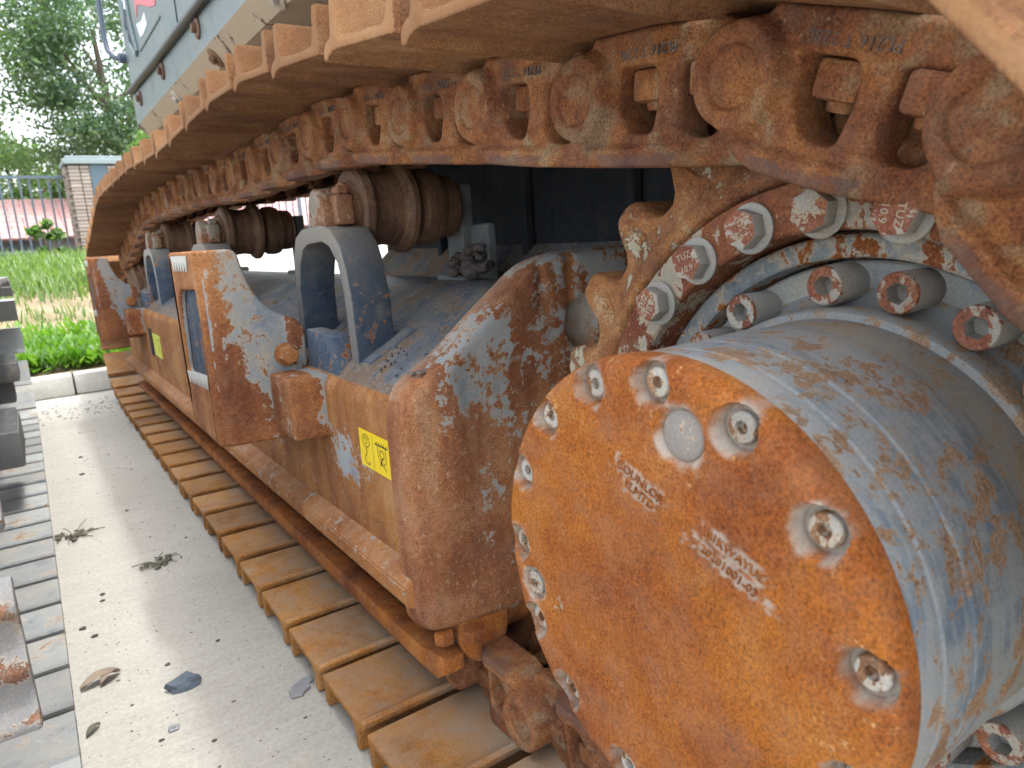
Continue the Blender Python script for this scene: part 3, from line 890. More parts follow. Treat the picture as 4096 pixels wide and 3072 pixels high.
# ---- sprocket
NT = 23; PH = 46.3
so_ = []
for k in range(NT):
    c0 = PH + k * 360 / NT
    for da, r in ((-7.6, .390), (-6.2, .391), (-4.9, .400), (-4.1, .415), (-3.5, .428), (-2.6, .437), (-1.4, .441), (1.4, .441), (2.6, .437), (3.5, .428), (4.1, .415), (4.9, .400), (6.2, .391)):
        a = R_(c0 + da); so_.append((SC[0] + r * math.cos(a), SC[1] + r * math.sin(a)))
hole = arc(SC[0], SC[1], .3375, 0, 360, 120)[:-1]
dia = []
def spr_h(y, z, d):
    r = math.hypot(y - SC[0], z - SC[1]); a = math.degrees(math.atan2(z - SC[1], y - SC[0]))
    x = .642 - .014 * (1 - ss(r, .352, .372))
    k = round((a - PH) * NT / 360); da = R_(a - PH - k * 360 / NT) * r
    q = abs(da) / .0125 + abs(r - .388) / .021
    x -= .0028 * (1 - ss(q, .90, 1.06))
    return x + edge_round(d, .011) + .0012 * mnoise.noise(Vector((y * 45, z * 45, 0)))
ex = [(SC[0] + r * math.cos(a), SC[1] + r * math.sin(a)) for r in (.346, .352, .358, .365, .372) for a in [2 * PI * k / 150 for k in range(150)]]
for k in range(NT):
    a = R_(PH + k * 360 / NT); e = Vector((math.cos(a), math.sin(a))); t_ = Vector((-e.y, e.x)); c = Vector(SC) + e * .388
    for s_ in (.88, 1.08):
        for q in range(8):
            f = (q % 2) * .5
            for (p1, p2) in (((0, 1), (1, 0)), ((1, 0), (0, -1)), ((0, -1), (-1, 0)), ((-1, 0), (0, 1))):
                m = Vector(p1).lerp(Vector(p2), q / 8)
                ex.append(tuple(c + t_ * m.x * .0125 * s_ + e * m.y * .021 * s_))
spr = obj('sprocket', relief(so_, [hole], .010, spr_h, .716, lambda y, z, h: (h, y, z), (.003, .0065, .0115), ex, 'sprocket', 50), 'sprocket', EX)
bm = bmesh.new()
for k in range(NT):
    a = R_(PH + k * 360 / NT)
    tm = text_mesh('L' if k % 2 else 'U', .016, .0006)
    m4 = Matrix.Translation((.6385, SC[0] + .388 * math.cos(a), SC[1] + .388 * math.sin(a))) @ Matrix.Rotation(a - PI / 2, 4, 'X') @ Matrix(((0, 0, -1, 0), (-1, 0, 0, 0), (0, 1, 0, 0), (0, 0, 0, 1)))
    bt = bmesh.new(); bt.from_mesh(tm); merge(bm, bt, m4)
obj('tooth_lettering', tomesh(bm), 'sprocket', spr)

# ---- final drive: hub ring, lip, flange, housing, cover
FD = obj('final_drive', None or bpy.data.meshes.new('final_drive'), None, EX)
bm = bmesh.new()
c3 = (0, SC[0], SC[1])
b_lathe(bm, [(.4012, .150), (.4012, .1995), (.404, .2005), (.432, .2005), (.4345, .1985), (.437, .2005), (.472, .2010), (.4745, .1990), (.477, .2010), (.500, .2012), (.520, .2014), (.540, .2022), (.555, .2025), (.57, .2010), (.585, .2005), (.60, .2010), (.615, .2018),
             (.628, .2022), (.630, .2085), (.634, .2105), (.655, .2110), (.666, .2115), (.676, .2135), (.684, .2180), (.690, .2260)], 160, 'X', c3, caps=False)
hm = tomesh(bm, 'final_drive', 30)
bm = bmesh.new(); bm.from_mesh(hm); bm.to_mesh(FD.data); bm.free(); finish(FD.data, 30)
setattr_mesh(FD.data, 'dust', lambda co: .62 * math.exp(-((co.x - .595 + .006 * mnoise.noise(co * 9)) / .022) ** 2) + .25 * math.exp(-((co.x - .645) / .012) ** 2))
FD.data.materials.append(M['house_drive'])
bm = bmesh.new()
b_lathe(bm, [(.716, .3365), (.634, .3365), (.6295, .3345), (.6275, .3310), (.6275, .2885), (.6300, .2860), (.640, .2845), (.72, .2845)], 160, 'X', c3, caps=False)
hub = obj('hub_ring', tomesh(bm, angle=30), 'hub', FD)
bm = bmesh.new()
b_lathe(bm, [(.74, .2815), (.672, .2815), (.667, .2795), (.665, .2765), (.665, .2610), (.667, .2580), (.672, .2565), (.74, .2565)], 160, 'X', c3, caps=False)
obj('seal_lip', tomesh(bm, angle=30), 'lip', FD)
bm = bmesh.new()
b_lathe(bm, [(.76, .2530), (.6925, .2530), (.690, .2505), (.690, .2000)], 120, 'X', c3, caps=False)
fl = obj('inner_flange', tomesh(bm, angle=30), 'flange', FD)
# hex bolts with washer and grade lettering
bm = bmesh.new()
hexp = [(.0205 * math.cos(PI / 3 * k), .0205 * math.sin(PI / 3 * k)) for k in range(6)]
b_lathe(bm, [(.0, .0), (.0, .0250), (-.0045, .0262), (-.0060, .0245), (-.006, .015)], 32, 'X', mi=0, caps=False)
b_prism(bm, hexp, -.006, -.0235, 'X', .0012, 2, mi=0)
for f in bm.faces:
    c = f.calc_center_median()
    if c.x < -.0228: f.material_index = 1
hexme = tomesh(bm, 'hex_bolt', 25, True)
hexme.materials.append(M['bolt']); hexme.materials.append(M['bolt_face'])
bm = bmesh.new()
for s_, dz in (('TUZ', .0065), ('10.9', -.0075)):
    bt = bmesh.new(); bt.from_mesh(text_mesh(s_, .0105, .0004))
    merge(bm, bt, Matrix(((0, 0, -1, -.0240), (-1, 0, 0, 0), (0, 1, 0, dz), (0, 0, 0, 1))))
hext = tomesh(bm); hext.materials.append(M['pale'])
angs = [(-95, 0)]
for k in range(24):
    a = 87.3 + (k - 3) * 14.75 if k < 24 else 0
    if a > 87.3 - 3 * 14.75 + 359: break
    ar = R_(a)
    m4 = Matrix.Translation((.6275, SC[0] + .304 * math.cos(ar), SC[1] + .304 * math.sin(ar) + H)) @ Matrix.Rotation(rnd.uniform(0, 2 * PI), 4, 'X')
    hb = obj('hex_bolt', hexme, None, FD, m4)
    m5 = Matrix.Translation((.6275, SC[0] + .304 * math.cos(ar), SC[1] + .304 * math.sin(ar) + H)) @ Matrix.Rotation(R_(-60 + 40 * k), 4, 'X')
    if -20 < a < 150: obj('grade_lettering', hext, None, FD, m5)
# socket bolts
bm = bmesh.new()
hx = [(.0105 * math.cos(PI / 3 * k), .0105 * math.sin(PI / 3 * k)) for k in range(6)]
def sock_mesh():
    bm = bmesh.new()
    n = 36; rim = [(.0195 * math.cos(2 * PI * k / n), .0195 * math.sin(2 * PI * k / n)) for k in range(n)]
    v0 = [bm.verts.new((0, a, b)) for a, b in rim]
    v1 = [bm.verts.new((-.046, a, b)) for a, b in rim]
    v2 = [bm.verts.new((-.0485, a * .93, b * .93)) for a, b in rim]
    hr = []
    for k in range(n):
        p = 6 * k / n; i = int(p); f = p - i; a = Vector(hx[i % 6]).lerp(Vector(hx[(i + 1) % 6]), f); hr.append(a)
    v3 = [bm.verts.new((-.0485, a.x, a.y)) for a in hr]
    v4 = [bm.verts.new((-.030, a.x, a.y)) for a in hr]
    for A, B, mi in ((v0, v1, 0), (v1, v2, 1), (v2, v3, 1), (v3, v4, 0)):
        for k in range(n):
            f = bm.faces.new((A[k], A[(k + 1) % n], B[(k + 1) % n], B[k])); f.material_index = mi
    bm.faces.new(v4)
    return tomesh(bm, 'socket_bolt', 30)
sk = sock_mesh(); sk.materials.append(M['bolt']); sk.materials.append(M['bolt_face'])
for k in range(20):
    a = R_(85.1 + k * 17.6) if k < 20 else 0
    if k * 17.6 > 345: break
    obj('socket_bolt', sk, None, FD, Matrix.Translation((.690, SC[0] + .2325 * math.cos(a), SC[1] + .2325 * math.sin(a) + H)) @ Matrix.Rotation(rnd.uniform(0, 6), 4, 'X'))
# end cover
CR = .2030; CX = .3735
hang = [92.6, 117.6, 143.6, 171.5, 198, 226, 254, 281, -51.7, -28.6, -3.1, 22.1, 46.3, 70.0]
HR = .1835
holes_ = [(SC[0] + HR * math.cos(R_(a)), SC[1] + HR * math.sin(R_(a)), .0175, .015) for a in hang]
plugs = [(SC[0] + .165 * math.cos(R_(-16.3)), SC[1] + .165 * math.sin(R_(-16.3)), .0165, .007), (SC[0] + .153 * math.cos(R_(104)), SC[1] + .153 * math.sin(R_(104)), .0215, .007)]
def cov_h(y, z, d):
    r = math.hypot(y - SC[0], z - SC[1])
    x = CX + edge_round(CR - r, .016)
    x += .0010 * mnoise.noise(Vector((y * 16, z * 16, 4))) + .0004 * mnoise.noise(Vector((y * 70, z * 70, 4)))
    for (hy, hz, hr, dp) in holes_ + plugs:
        q = math.hypot(y - hy, z - hz)
        if q < hr * 1.25: x = max(x, CX + dp * (1 - ss(q, hr * .90, hr * 1.12)))
    return x
ex = []
for (hy, hz, hr, dp) in holes_ + plugs:
    for f in (.5, .86, .93, 1.0, 1.07, 1.14, 1.3):
        ex += [(hy + hr * f * math.cos(2 * PI * k / 28), hz + hr * f * math.sin(2 * PI * k / 28)) for k in range(28)]
for (tx, size, y, z, rot) in [('COUNLOR', .0108, .385, -.202, 23), ('20201001-03', .0098, .297, -.234, 20.5), ('K', .0130, .498, -.353, 20)]:
    ex += [(y + a * .0028 * math.cos(R_(rot)) - b * .0026 * math.sin(R_(rot)), z + a * .0028 * math.sin(R_(rot)) + b * .0026 * math.cos(R_(rot))) for a in range(-16, 17) for b in range(-7, 8)]
for r in (.186, .190, .194, .198, .2005):
    ex += [(SC[0] + r * math.cos(2 * PI * k / 170), SC[1] + r * math.sin(2 * PI * k / 170)) for k in range(170)]
cvm = relief(arc(SC[0], SC[1], CR, 0, 360, 170)[:-1], [], .0062, cov_h, .400, lambda y, z, h: (h, y, z), (.002,), ex, 'end_cover', 45)
def cov_dust(co):
    m = 0
    for i_, (hy, hz, hr, dp) in enumerate(holes_ + plugs):
        q = math.hypot(co.y - hy, co.z - hz)
        if q > hr * 1.7: continue
        n = .30 * mnoise.noise(Vector((co.y * 75, co.z * 75, hy * 9))) + .12 * mnoise.noise(Vector((co.y * 190, co.z * 190, hy * 9)))
        big = 1.0 if (i_ in (1, 2, 3, 14, 15)) else .85
        m = max(m, big * (1 - ss(q / hr + n, .85, 1.22)))
    for (tx, size, y, z, rot) in CTX0:       # old paint left between the casting letters
        dy, dz = co.y - y, co.z - z; c, s_ = math.cos(R_(rot)), math.sin(R_(rot))
        a = (dy * c + dz * s_) / (len(tx) * size * .36); b = (-dy * s_ + dz * c) / (size * .72)
        if abs(a) < 1.4 and abs(b) < 1.4:
            n = .5 * mnoise.noise(Vector((co.y * 160, co.z * 160, 7))) + .25 * mnoise.noise(Vector((co.y * 420, co.z * 420, 7)))
            m = max(m, .75 * (1 - ss(max(abs(a), abs(b)) + n * 1.3, .55, 1.0)))
    return m
def cov_pale(co):
    r = math.hypot(co.y - SC[0], co.z - SC[1])
    m = .17 * ss(r + .008 * mnoise.noise(co * 40), .172, .193)
    for (hy, hz, hr, dp) in holes_ + plugs:
        q = math.hypot(co.y - hy, co.z - hz); m = max(m, .30 * (1 - ss(q, hr * 1.0, hr * 2.3)))
    for (py, pz, pr_, am) in ((.448, -.324, .020, .30), (.436, -.352, .016, .30), (.426, -.380, .016, .32), (.416, -.402, .016, .30), (.392, -.250, .026, .16), (.400, -.262, .018, .18), (.225, -.318, .012, .26), (.205, -.316, .012, .22), (.488, -.345, .014, .26), (.375, -.420, .03, .12)):
        m = max(m, 1.25 * am * (1 - ss(math.hypot(co.y - py, co.z - pz) + .006 * mnoise.noise(co * 60), pr_ * .2, pr_ * 1.2)))
    return m - .06
CTX0 = [('COUNLOR', .0108, .385, -.197, 23), ('ELMTD', .0108, .3856, -.2085, 23), ('01KWAYUZ', .0098, .2933, -.2275, 20.5), ('20201001-03', .0098, .2990, -.2405, 20.5), ('K', .0130, .498, -.353, 20)]
setattr_mesh(cvm, 'dust', cov_dust); setattr_mesh(cvm, 'pale', cov_pale)
cv = obj('end_cover', cvm, 'cover', FD)
# bolts sunk in the cover holes
bm = bmesh.new()
b_lathe(bm, [(.006, .0118), (-.0035, .0118), (-.0050, .0108), (-.0050, .0052), (.0005, .0048), (.0005, 0)], 24, 'X', caps=False)
cb = tomesh(bm, 'cover_bolt', 30); cb.materials.append(M['cover_bolt'])
for (hy, hz, hr, dp) in holes_ + plugs[:1]:
    obj('cover_bolt', cb, None, FD, Matrix.Translation((CX + dp - .001, hy, hz + H)))
bm = bmesh.new()
b_lathe(bm, [(.004, .0195), (-.0005, .0195), (-.002, .0175), (-.0022, 0)], 28, 'X', caps=False)
obj('cover_plug', tomesh(bm, 'cover_plug'), 'plug', FD, Matrix.Translation((CX + .006, plugs[1][0], plugs[1][1] + H)))
CTX = [('COUNLOR', .0108, .385, -.197, 23), ('ELMTD', .0108, .3856, -.2085, 23), ('01KWAYUZ', .0098, .2933, -.2275, 20.5), ('20201001-03', .0098, .2990, -.2405, 20.5), ('K', .0130, .498, -.353, 20)]
for (tx, size, y, z, rot) in CTX:           # raised casting letters, rusted like the cover itself
    me = text_mesh(tx, size, .0011).copy(); me.materials.clear(); me.materials.append(M['cover'])
    m4 = Matrix.Translation((CX - .0004, y, z + H)) @ Matrix.Rotation(R_(rot), 4, 'X') @ Matrix(((0, 0, -1, 0), (-1, 0, 0, 0), (0, 1, 0, 0), (0, 0, 0, 1)))
    obj('cast_lettering', me, None, FD, m4)

# ================================================================== TRACK FRAME
XL_ = .49
def deck_z(x):
    return -.262 + .52 * (x - .50) if x < .80 else -.262 + .52 * .30 + .05 * (x - .80)
sec = [(.49, -.655)] + [(.49, -.300)] + arc(.528, -.300, .038, 172, 118, 5) + [(x, deck_z(x)) for x in (.53, .60, .70, .78, .82, .90)] + [(.955, -.12), (.955, -.655)]
bm = bmesh.new()
cutsy = [1.075 + 3.9 * k / 60 for k in range(61)]
ringz = []
bt = bmesh.new()
sec2 = []
for i in range(len(sec)):          # finer section so that worn zones have shape
    a = Vector(sec[i]); b = Vector(sec[(i + 1) % len(sec)])
    n = max(1, int((b - a).length / .03))
    for k in range(n):
        q = a.lerp(b, k / n); sec2.append((q.x, q.y))
for y in cutsy: ringz.append([bt.verts.new((x, y, z)) for x, z in sec2])
for a, b in zip(ringz, ringz[1:]):
    for i in range(len(sec2)): bt.faces.new((a[i], a[(i + 1) % len(sec2)], b[(i + 1) % len(sec2)], b[i]))
bt.faces.new(ringz[0]); bt.faces.new(ringz[-1][::-1])
bmesh.ops.recalc_face_normals(bt, faces=bt.faces)
for f in bt.faces:
    c = f.calc_center_median()
    f.material_index = 1 if (f.normal.z > .35 and c.x > .505) else 0
merge(bm, bt)
frm_me = tomesh(bm, 'track_frame', 45, False)
setattr_mesh(frm_me, 'wear', lambda co: (-.28 * (1 - ss(math.hypot((co.y - 1.36) / .10, (co.z + .43) / .06), .5, 1.3)) if co.x < .5 else 0) + (.14 * ss(co.y, 1.0, 1.3) * ss(.56 - co.x, .0, .05) if co.x > .5 else 0))
FR = obj('track_frame', frm_me, ['frame_side', 'deck'], EX)
# end wall of the frame, with its S-shaped upper edge
wall = [(.469, -.680, .035), (.466, -.45, .01), (.466, -.285, .060), (.485, -.238, .03), (.553, -.201, .03), (.625, -.146, .05), (.690, -.098, .05), (.745, -.058, .05), (.806, -.042, .04), (.90, -.038, .02), (1.00, -.036, .01),
        (1.00, -.72, .02)]
wp = roundpoly(wall, .02, 5)
def wall_h(x, z, d):
    y = 1.018 + edge_round(d, .018 + .014 * (1 - ss(x, .48, .53)))
    y += .035 * (1 - ss(math.hypot((x - .852) / .042, (z + .172) / .050), .55, 1.05))
    y += .006 * ss(math.sin((x - .74) * 90), .3, .9) * ss(x, .74, .76) * (1 - ss(x, .86, .88)) * ss(z, -.16, -.12)
    y += .003 * mnoise.noise(Vector((x * 9, z * 9, 2))) + .0012 * mnoise.noise(Vector((x * 40, z * 40, 2)))
    y -= .010 * math.exp(-((x - .555) / .035) ** 2) * ss(z, -.62, -.3)     # soft bulge down the plate
    return y
ex = [(.852 + .042 * f * math.cos(2 * PI * k / 30), -.172 + .050 * f * math.sin(2 * PI * k / 30)) for f in (.3, .5, .65, .8, .95, 1.05) for k in range(30)]
wm_ = relief(wp, [], .011, wall_h, 1.085, lambda x, z, h: (x, h, z), (.004, .009, .016, .023, .030), ex, 'end_wall', 70)
def wall_wear(co):
    n = .10 * mnoise.noise(co * 14) + .06 * mnoise.noise(co * 31)
    m = .06 + n * .6
    m -= .20 * (1 - ss(math.hypot((co.x - .635) / .14, (co.z + .225) / .12) + n * 2, .45, 1.25))
    m -= .25 * ss(co.x, .68, .78) * ss(co.z, -.32, -.15)
    m += .14 * (1 - ss(co.x, .49, .54))
    m -= .06 * (1 - ss(abs(co.x - .61), .02, .10)) * ss(co.z, -.60, -.36)
    return m
setattr_mesh(wm_, 'wear', wall_wear)
setattr_mesh(wm_, 'pale', lambda co: (.22 + .1 * mnoise.noise(co * 12)) * math.exp(-((co.x - .552) / .022) ** 2))
setattr_mesh(wm_, 'dust', lambda co: .55 * (1 - ss(math.hypot((co.x - .852) / .042, (co.z + .172) / .050), .7, 1.15)) + .35 * ss(co.y, 1.04, 1.07) * (1 if co.z > -.26 else 0))
obj('end_wall', wm_, 'frame_end', FR)
# dried mud on the shoulder of the wall
bm = bmesh.new()
for k in range(9): blob(bm, rnd.uniform(.005, .010), (.506 + .040 * rnd.random(), 1.045 + rnd.uniform(-.012, .02), -.240 + .018 * rnd.random() + .02 * (k / 9)), k + 40, (1.6, 1.2, .35))
obj('mud_patch', tomesh(bm, angle=80), 'mud_pale' if 'mud_pale' in M else 'mud', FR)
# side ledge
bm = bmesh.new()
lp = [(.452, -.590), (.470, -.576), (.500, -.565), (.500, -.636), (.462, -.631), (.452, -.620)]
bt = bmesh.new()
ra = [bt.verts.new((x, 1.045, z)) for x, z in lp]; rb = [bt.verts.new((x, 5.0, z - .036)) for x, z in lp]
bt.faces.new(ra); bt.faces.new(rb[::-1])
for i in range(len(lp)): bt.faces.new((ra[i], ra[(i + 1) % 6], rb[(i + 1) % 6], rb[i]))
bmesh.ops.recalc_face_normals(bt, faces=bt.faces)
bmesh.ops.bevel(bt, geom=bt.edges[:], offset=.003, segments=2, affect='EDGES')
merge(bm, bt)
obj('side_ledge', tomesh(bm), 'ledge', FR)
# lower rock guard: rail and slanted plates
bm = bmesh.new()
b_prism(bm, [(1.03, -.772), (1.06, -.794), (1.12, -.798), (5.05, -.818), (5.05, -.785), (1.12, -.756), (1.045, -.738), (1.03, -.742)], .505, .550, 'X', .005, 2)
gr = obj('guard_rail', tomesh(bm), 'rust', FR)
def guard_plate(y0, y1, k):
    bm = bmesh.new()
    b_prism(bm, [(y0, -.752), (y0 + .13, -.640), (y1 - .02, -.640), (y1, -.752)], .552, .566, 'X', .002, 1)
    return obj('guard_plate', tomesh(bm), 'frame_side', FR)
y = 1.16; k = 0
while y < 4.9:
    guard_plate(y, y + .44, k); y += .50; k += 1
bm = bmesh.new()
for k in range(2):
    pass
b_prism(bm, [(1.04, -.66), (5.0, -.69), (5.0, -.62), (1.04, -.60)], .575, .60, 'X')
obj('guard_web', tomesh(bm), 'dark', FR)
# bolts under the end wall and the last bottom roller
hexp2 = [(.019 * math.cos(PI / 3 * k), .019 * math.sin(PI / 3 * k)) for k in range(6)]
bm = bmesh.new(); b_prism(bm, hexp2, 0, .024, 'Z', .002, 2)
ub = tomesh(bm); ub.materials.append(M['rust'])
for (x, y) in ((.512, 1.030), (.556, 1.000), (.66, 1.11)):
    obj('frame_bolt', ub, None, FR, Matrix.Translation((x, y, H - .706)))
def bottom_roller(y):
    bm = bmesh.new()
    b_lathe(bm, [(.575, .03), (.575, .06), (.585, .075), (.588, .100), (.594, .106), (.616, .106), (.622, .100), (.624, .088), (.66, .088), (.694, .088), (.73, .088), (.732, .100), (.76, .106), (.766, .03)], 48, 'X', (0, y, -.690))
    return obj('bottom_roller', tomesh(bm, angle=30), 'rust', EX)
for k in range(8): bottom_roller(1.13 + k * .50)
bm = bmesh.new()      # rounded guard tongue hanging behind the end wall
b_prism(bm, [(.540, -.665), (.645, -.665)] + [(.5925 + .0525 * math.cos(R_(a)), -.706 + .066 * math.sin(R_(a))) for a in range(0, -181, -15)], 1.022, 1.040, 'Y', .004, 2)
obj('guard_tongue', tomesh(bm), 'rust', FR)
# lifting and tie-down sticker
def sticker(y0, y1, z0, z1, mat, full):
    bm = bmesh.new()
    b_box(bm, (.4868, y0, z0), (.4893, y1, z1))
    st = obj('sticker', tomesh(bm), mat, FR)
    bm = bmesh.new(); w_, h_ = y1 - y0, z1 - z0
    def q(a, b): return (y1 - a * w_, z0 + b * h_)        # a to the right, b upwards
    def line(p, q_, t=.0009):
        a = Vector(q(*p)); b = Vector(q(*q_)); d = (b - a).normalized(); n = Vector((-d.y, d.x)) * t
        vs = [bm.verts.new((.4862, *(c))) for c in (a + n, a - n, b - n, b + n)]
        bm.faces.new(vs)
    def poly(pts, t=.0009):
        for a, b in zip(pts, pts[1:]): line(a, b, t)
    line((.47, .02), (.47, .98), .0005)
    poly([(.24 + .13 * math.cos(a), .74 + .17 * math.sin(a)) for a in [2 * PI * k / 20 for k in range(21)]], .0008)
    poly([(.21, .66), (.21, .80), (.165, .79), (.24, .85), (.315, .79), (.27, .80), (.27, .66), (.21, .66)], .0006)
    poly([(.24, .57), (.24, .38)], .0013)
    poly([(.24, .38), (.17, .28), (.17, .17), (.24, .10), (.32, .12), (.31, .20)], .0010)
    line((.55, .78), (.97, .78), .0013)
    for k in range(5): line((.60 + k * .08, .78), (.63 + k * .08, .86), .0010)
    poly([(.64, .77), (.64, .50), (.70, .34), (.80, .30), (.88, .38), (.90, .55), (.90, .77)], .0008)
    poly([(.77 + .07 * math.cos(a), .56 + .11 * math.sin(a)) for a in [2 * PI * k / 16 for k in range(17)]], .0010)
    poly([(.77, .46), (.70, .24)], .0018); poly([(.72, .36), (.88, .18)], .0009)
    obj('pictogram', tomesh(bm), 'ink', FR)
sticker(1.134, 1.268, -.423, -.350, 'yellow', True)
sticker(3.695, 3.905, -.488, -.378, 'lime', True)
bm = bmesh.new(); b_box(bm, (.486, 3.94, -.50), (.4895, 4.03, -.36), .001, 1)
obj('side_slot', tomesh(bm), 'dark', FR)

# ---- step brackets (two), with lug, gusset, bolt and grip teeth
def step_bracket(y0, label):
    root = bpy.data.objects.new('step_bracket', bpy.data.meshes.new('step_bracket'))
    dy = y0 - 1.6
    ox = .299
    # near plate: front face towards -Y
    npl = [(ox - .003, -.425, .012), (ox + .002, .003, .010), (.386, .003, .022), (.394, -.045, .02), (.412, -.100, .03), (.452, -.143, .03), (.492, -.158, .02), (.512, -.180, .02), (.507, -.285, .01), (.500, -.43, .02)]
    def nh(x, z, d):
        y = y0 + edge_round(d, .006)
        y += .030 * (1 - ss(x, ox - .003, ox + .032)) ** 2        # bend into the outer plate
        y -= .008 * ss(x, .468, .478)                              # doubler along the inner edge
        return y + .0008 * mnoise.noise(Vector((x * 30, z * 30, 8)))
    me = relief(roundpoly(npl, .01, 4), [], .010, nh, y0 + .032, lambda x, z, h: (x, h, z), (.003, .0065), [(.468 + k * .0035, -.42 + j * .012) for k in range(4) for j in range(22)], 'step_bracket', 50)
    bm = bmesh.new(); bm.from_mesh(me)
    # outer plate with its slot
    opl = roundpoly([(y0 + .012, -.425, .01), (y0 + .012, .003, .006), (y0 + .30, .003, .02), (y0 + .31, -.36, .05), (y0 + .24, -.42, .02)], .02, 4)
    slot = roundpoly([(y0 + .030, -.078, .02), (y0 + .240, -.085, .05), (y0 + .275, -.285, .02), (y0 + .036, -.272, .01)], .03, 6)
    om = relief(opl, [slot], .014, lambda y, z, d: ox + edge_round(d, .003), ox + .013, lambda y, z, h: (h, y, z), (.003,), [], 'o', 50)
    bm.from_mesh(om)
    # far leg of the U
    b_prism(bm, [(ox, -.415), (ox, .0), (.40, .0), (.42, -.10), (.50, -.16), (.50, -.42)], y0 + .275, y0 + .303, 'Y', .003, 1)
    # rust-stained doubler edge of the near plate is part of it
    bm.to_mesh(root.data); bm.free(); bmesh_fix(root.data)
    root.data.materials.append(M['step'])
    def wear(co):
        x, y, z = co.x, co.y - dy, co.z
        n = .02 * mnoise.noise(co * 12)
        edge_x = .332 + .040 * ss(-z, .06, .30) + n
        m = .26 * (1 - ss(x, edge_x - .012, edge_x + .024)) - .05          # rust along the outer bend
        zb = -.285 - .95 * (x - .36) + n
        m += .28 * (1 - ss(z, zb - .02, zb + .035))                  # rust at the foot
        m += .26 * ss(x, .466, .474) * (1 - ss(x, .492, .506)) * ss(z, -.26, -.20)
        m -= .10 * (1 - ss(math.hypot((x - .425) / .055, (z + .25) / .13), .6, 1.3))
        if x < ox + .003: m += .10
        if ox + .006 < x < ox + .016 and 1.615 < y < 1.89 and -.30 < z < -.06: m = -.60   # painted inside of the slot
        return m
    setattr_mesh(root.data, 'dust', lambda co: .45 * ss(co.z + .03 * mnoise.noise(co * 20), -.16, -.03) * ss(co.x, .335, .36))
    setattr_mesh(root.data, 'wear', wear)
    link(root, EX); root['label'] = label
    # grip teeth
    bm = bmesh.new()
    strip = []
    for k in range(10):                     # serrated strip along the lower edge of the slot
        yy = y0 + .040 + k * .0225
        strip += [(yy, -.275 - .001 * k), (yy + .009, -.300 - .001 * k), (yy + .014, -.296 - .001 * k)]
    b_prism(bm, [(y0 + .036, -.266)] + strip + [(y0 + .272, -.282)], ox - .0022, ox - .0007, 'X')
    obj('grip_teeth', tomesh(bm), 'pale_metal', root)
    bm = bmesh.new()
    strip = []
    for k in range(6):
        yy = y0 + .075 + k * .030
        strip += [(yy, -.020), (yy + .011, -.041), (yy + .019, -.038), (yy + .024, -.020)]
    b_prism(bm, [(y0 + .07, -.006)] + strip + [(y0 + .262, -.006)], ox - .0022, ox - .0007, 'X')
    obj('grip_teeth', tomesh(bm), 'pale_metal', root)
    bm = bmesh.new()
    b_prism(bm, [(y0 + .02, -.36), (y0 + .02, -.03), (y0 + .27, -.03), (y0 + .27, -.36)], ox + .0145, ox + .019, 'X')
    obj('back_plate', tomesh(bm), 'blue', root)
    bm = bmesh.new()
    bt = bmesh.new()
    b_prism(bt, [(.0205 * math.cos(PI / 3 * k + .3), .0205 * math.sin(PI / 3 * k + .3)) for k in range(6)], -.030, 0, 'Y', .0012, 1)
    b_lathe(bt, [(0, .0), (0, .026), (.006, .026)], 20, 'Y', caps=False)
    merge(bm, bt, Matrix.Translation((.462, y0 - .008, -.236)))
    obj('bolt', tomesh(bm, angle=25), 'ledge', root)
    # lug on the frame that holds the step
    bm = bmesh.new()
    b_box(bm, (.416, y0 - .155, -.402), (.56, y0 - .012, -.272), .007, 2)
    bmesh.ops.subdivide_edges(bm, edges=[e for e in bm.edges if e.calc_length() > .05], cuts=9, use_grid_fill=True)
    lug = obj('mounting_lug', tomesh(bm), 'step', root)
    setattr_mesh(lug.data, 'wear', lambda co: .20 - .34 * ss(co.x + .02 * mnoise.noise(co * 16), .468, .486) * ss(co.z, -.395, -.36))
    bm = bmesh.new()
    b_prism(bm, [(y0 - .205, -.275), (y0 - .172, -.192), (y0 - .15, -.186), (y0 - .02, -.184), (y0 - .012, -.275)], .508, .553, 'X', .006, 2)
    obj('gusset', tomesh(bm), 'blue', root)
    return root
def bmesh_fix(me):
    bm = bmesh.new(); bm.from_mesh(me); bmesh.ops.recalc_face_normals(bm, faces=bm.faces); bm.to_mesh(me); bm.free(); finish(me, 50)
M['pale_metal'] = plain('grip_metal', (.50, .50, .46), .6, .3, 60)
step_bracket(1.6, 'near step bracket, flaking blue grey paint over rust')
step_bracket(4.30, 'far step bracket near the front idler')

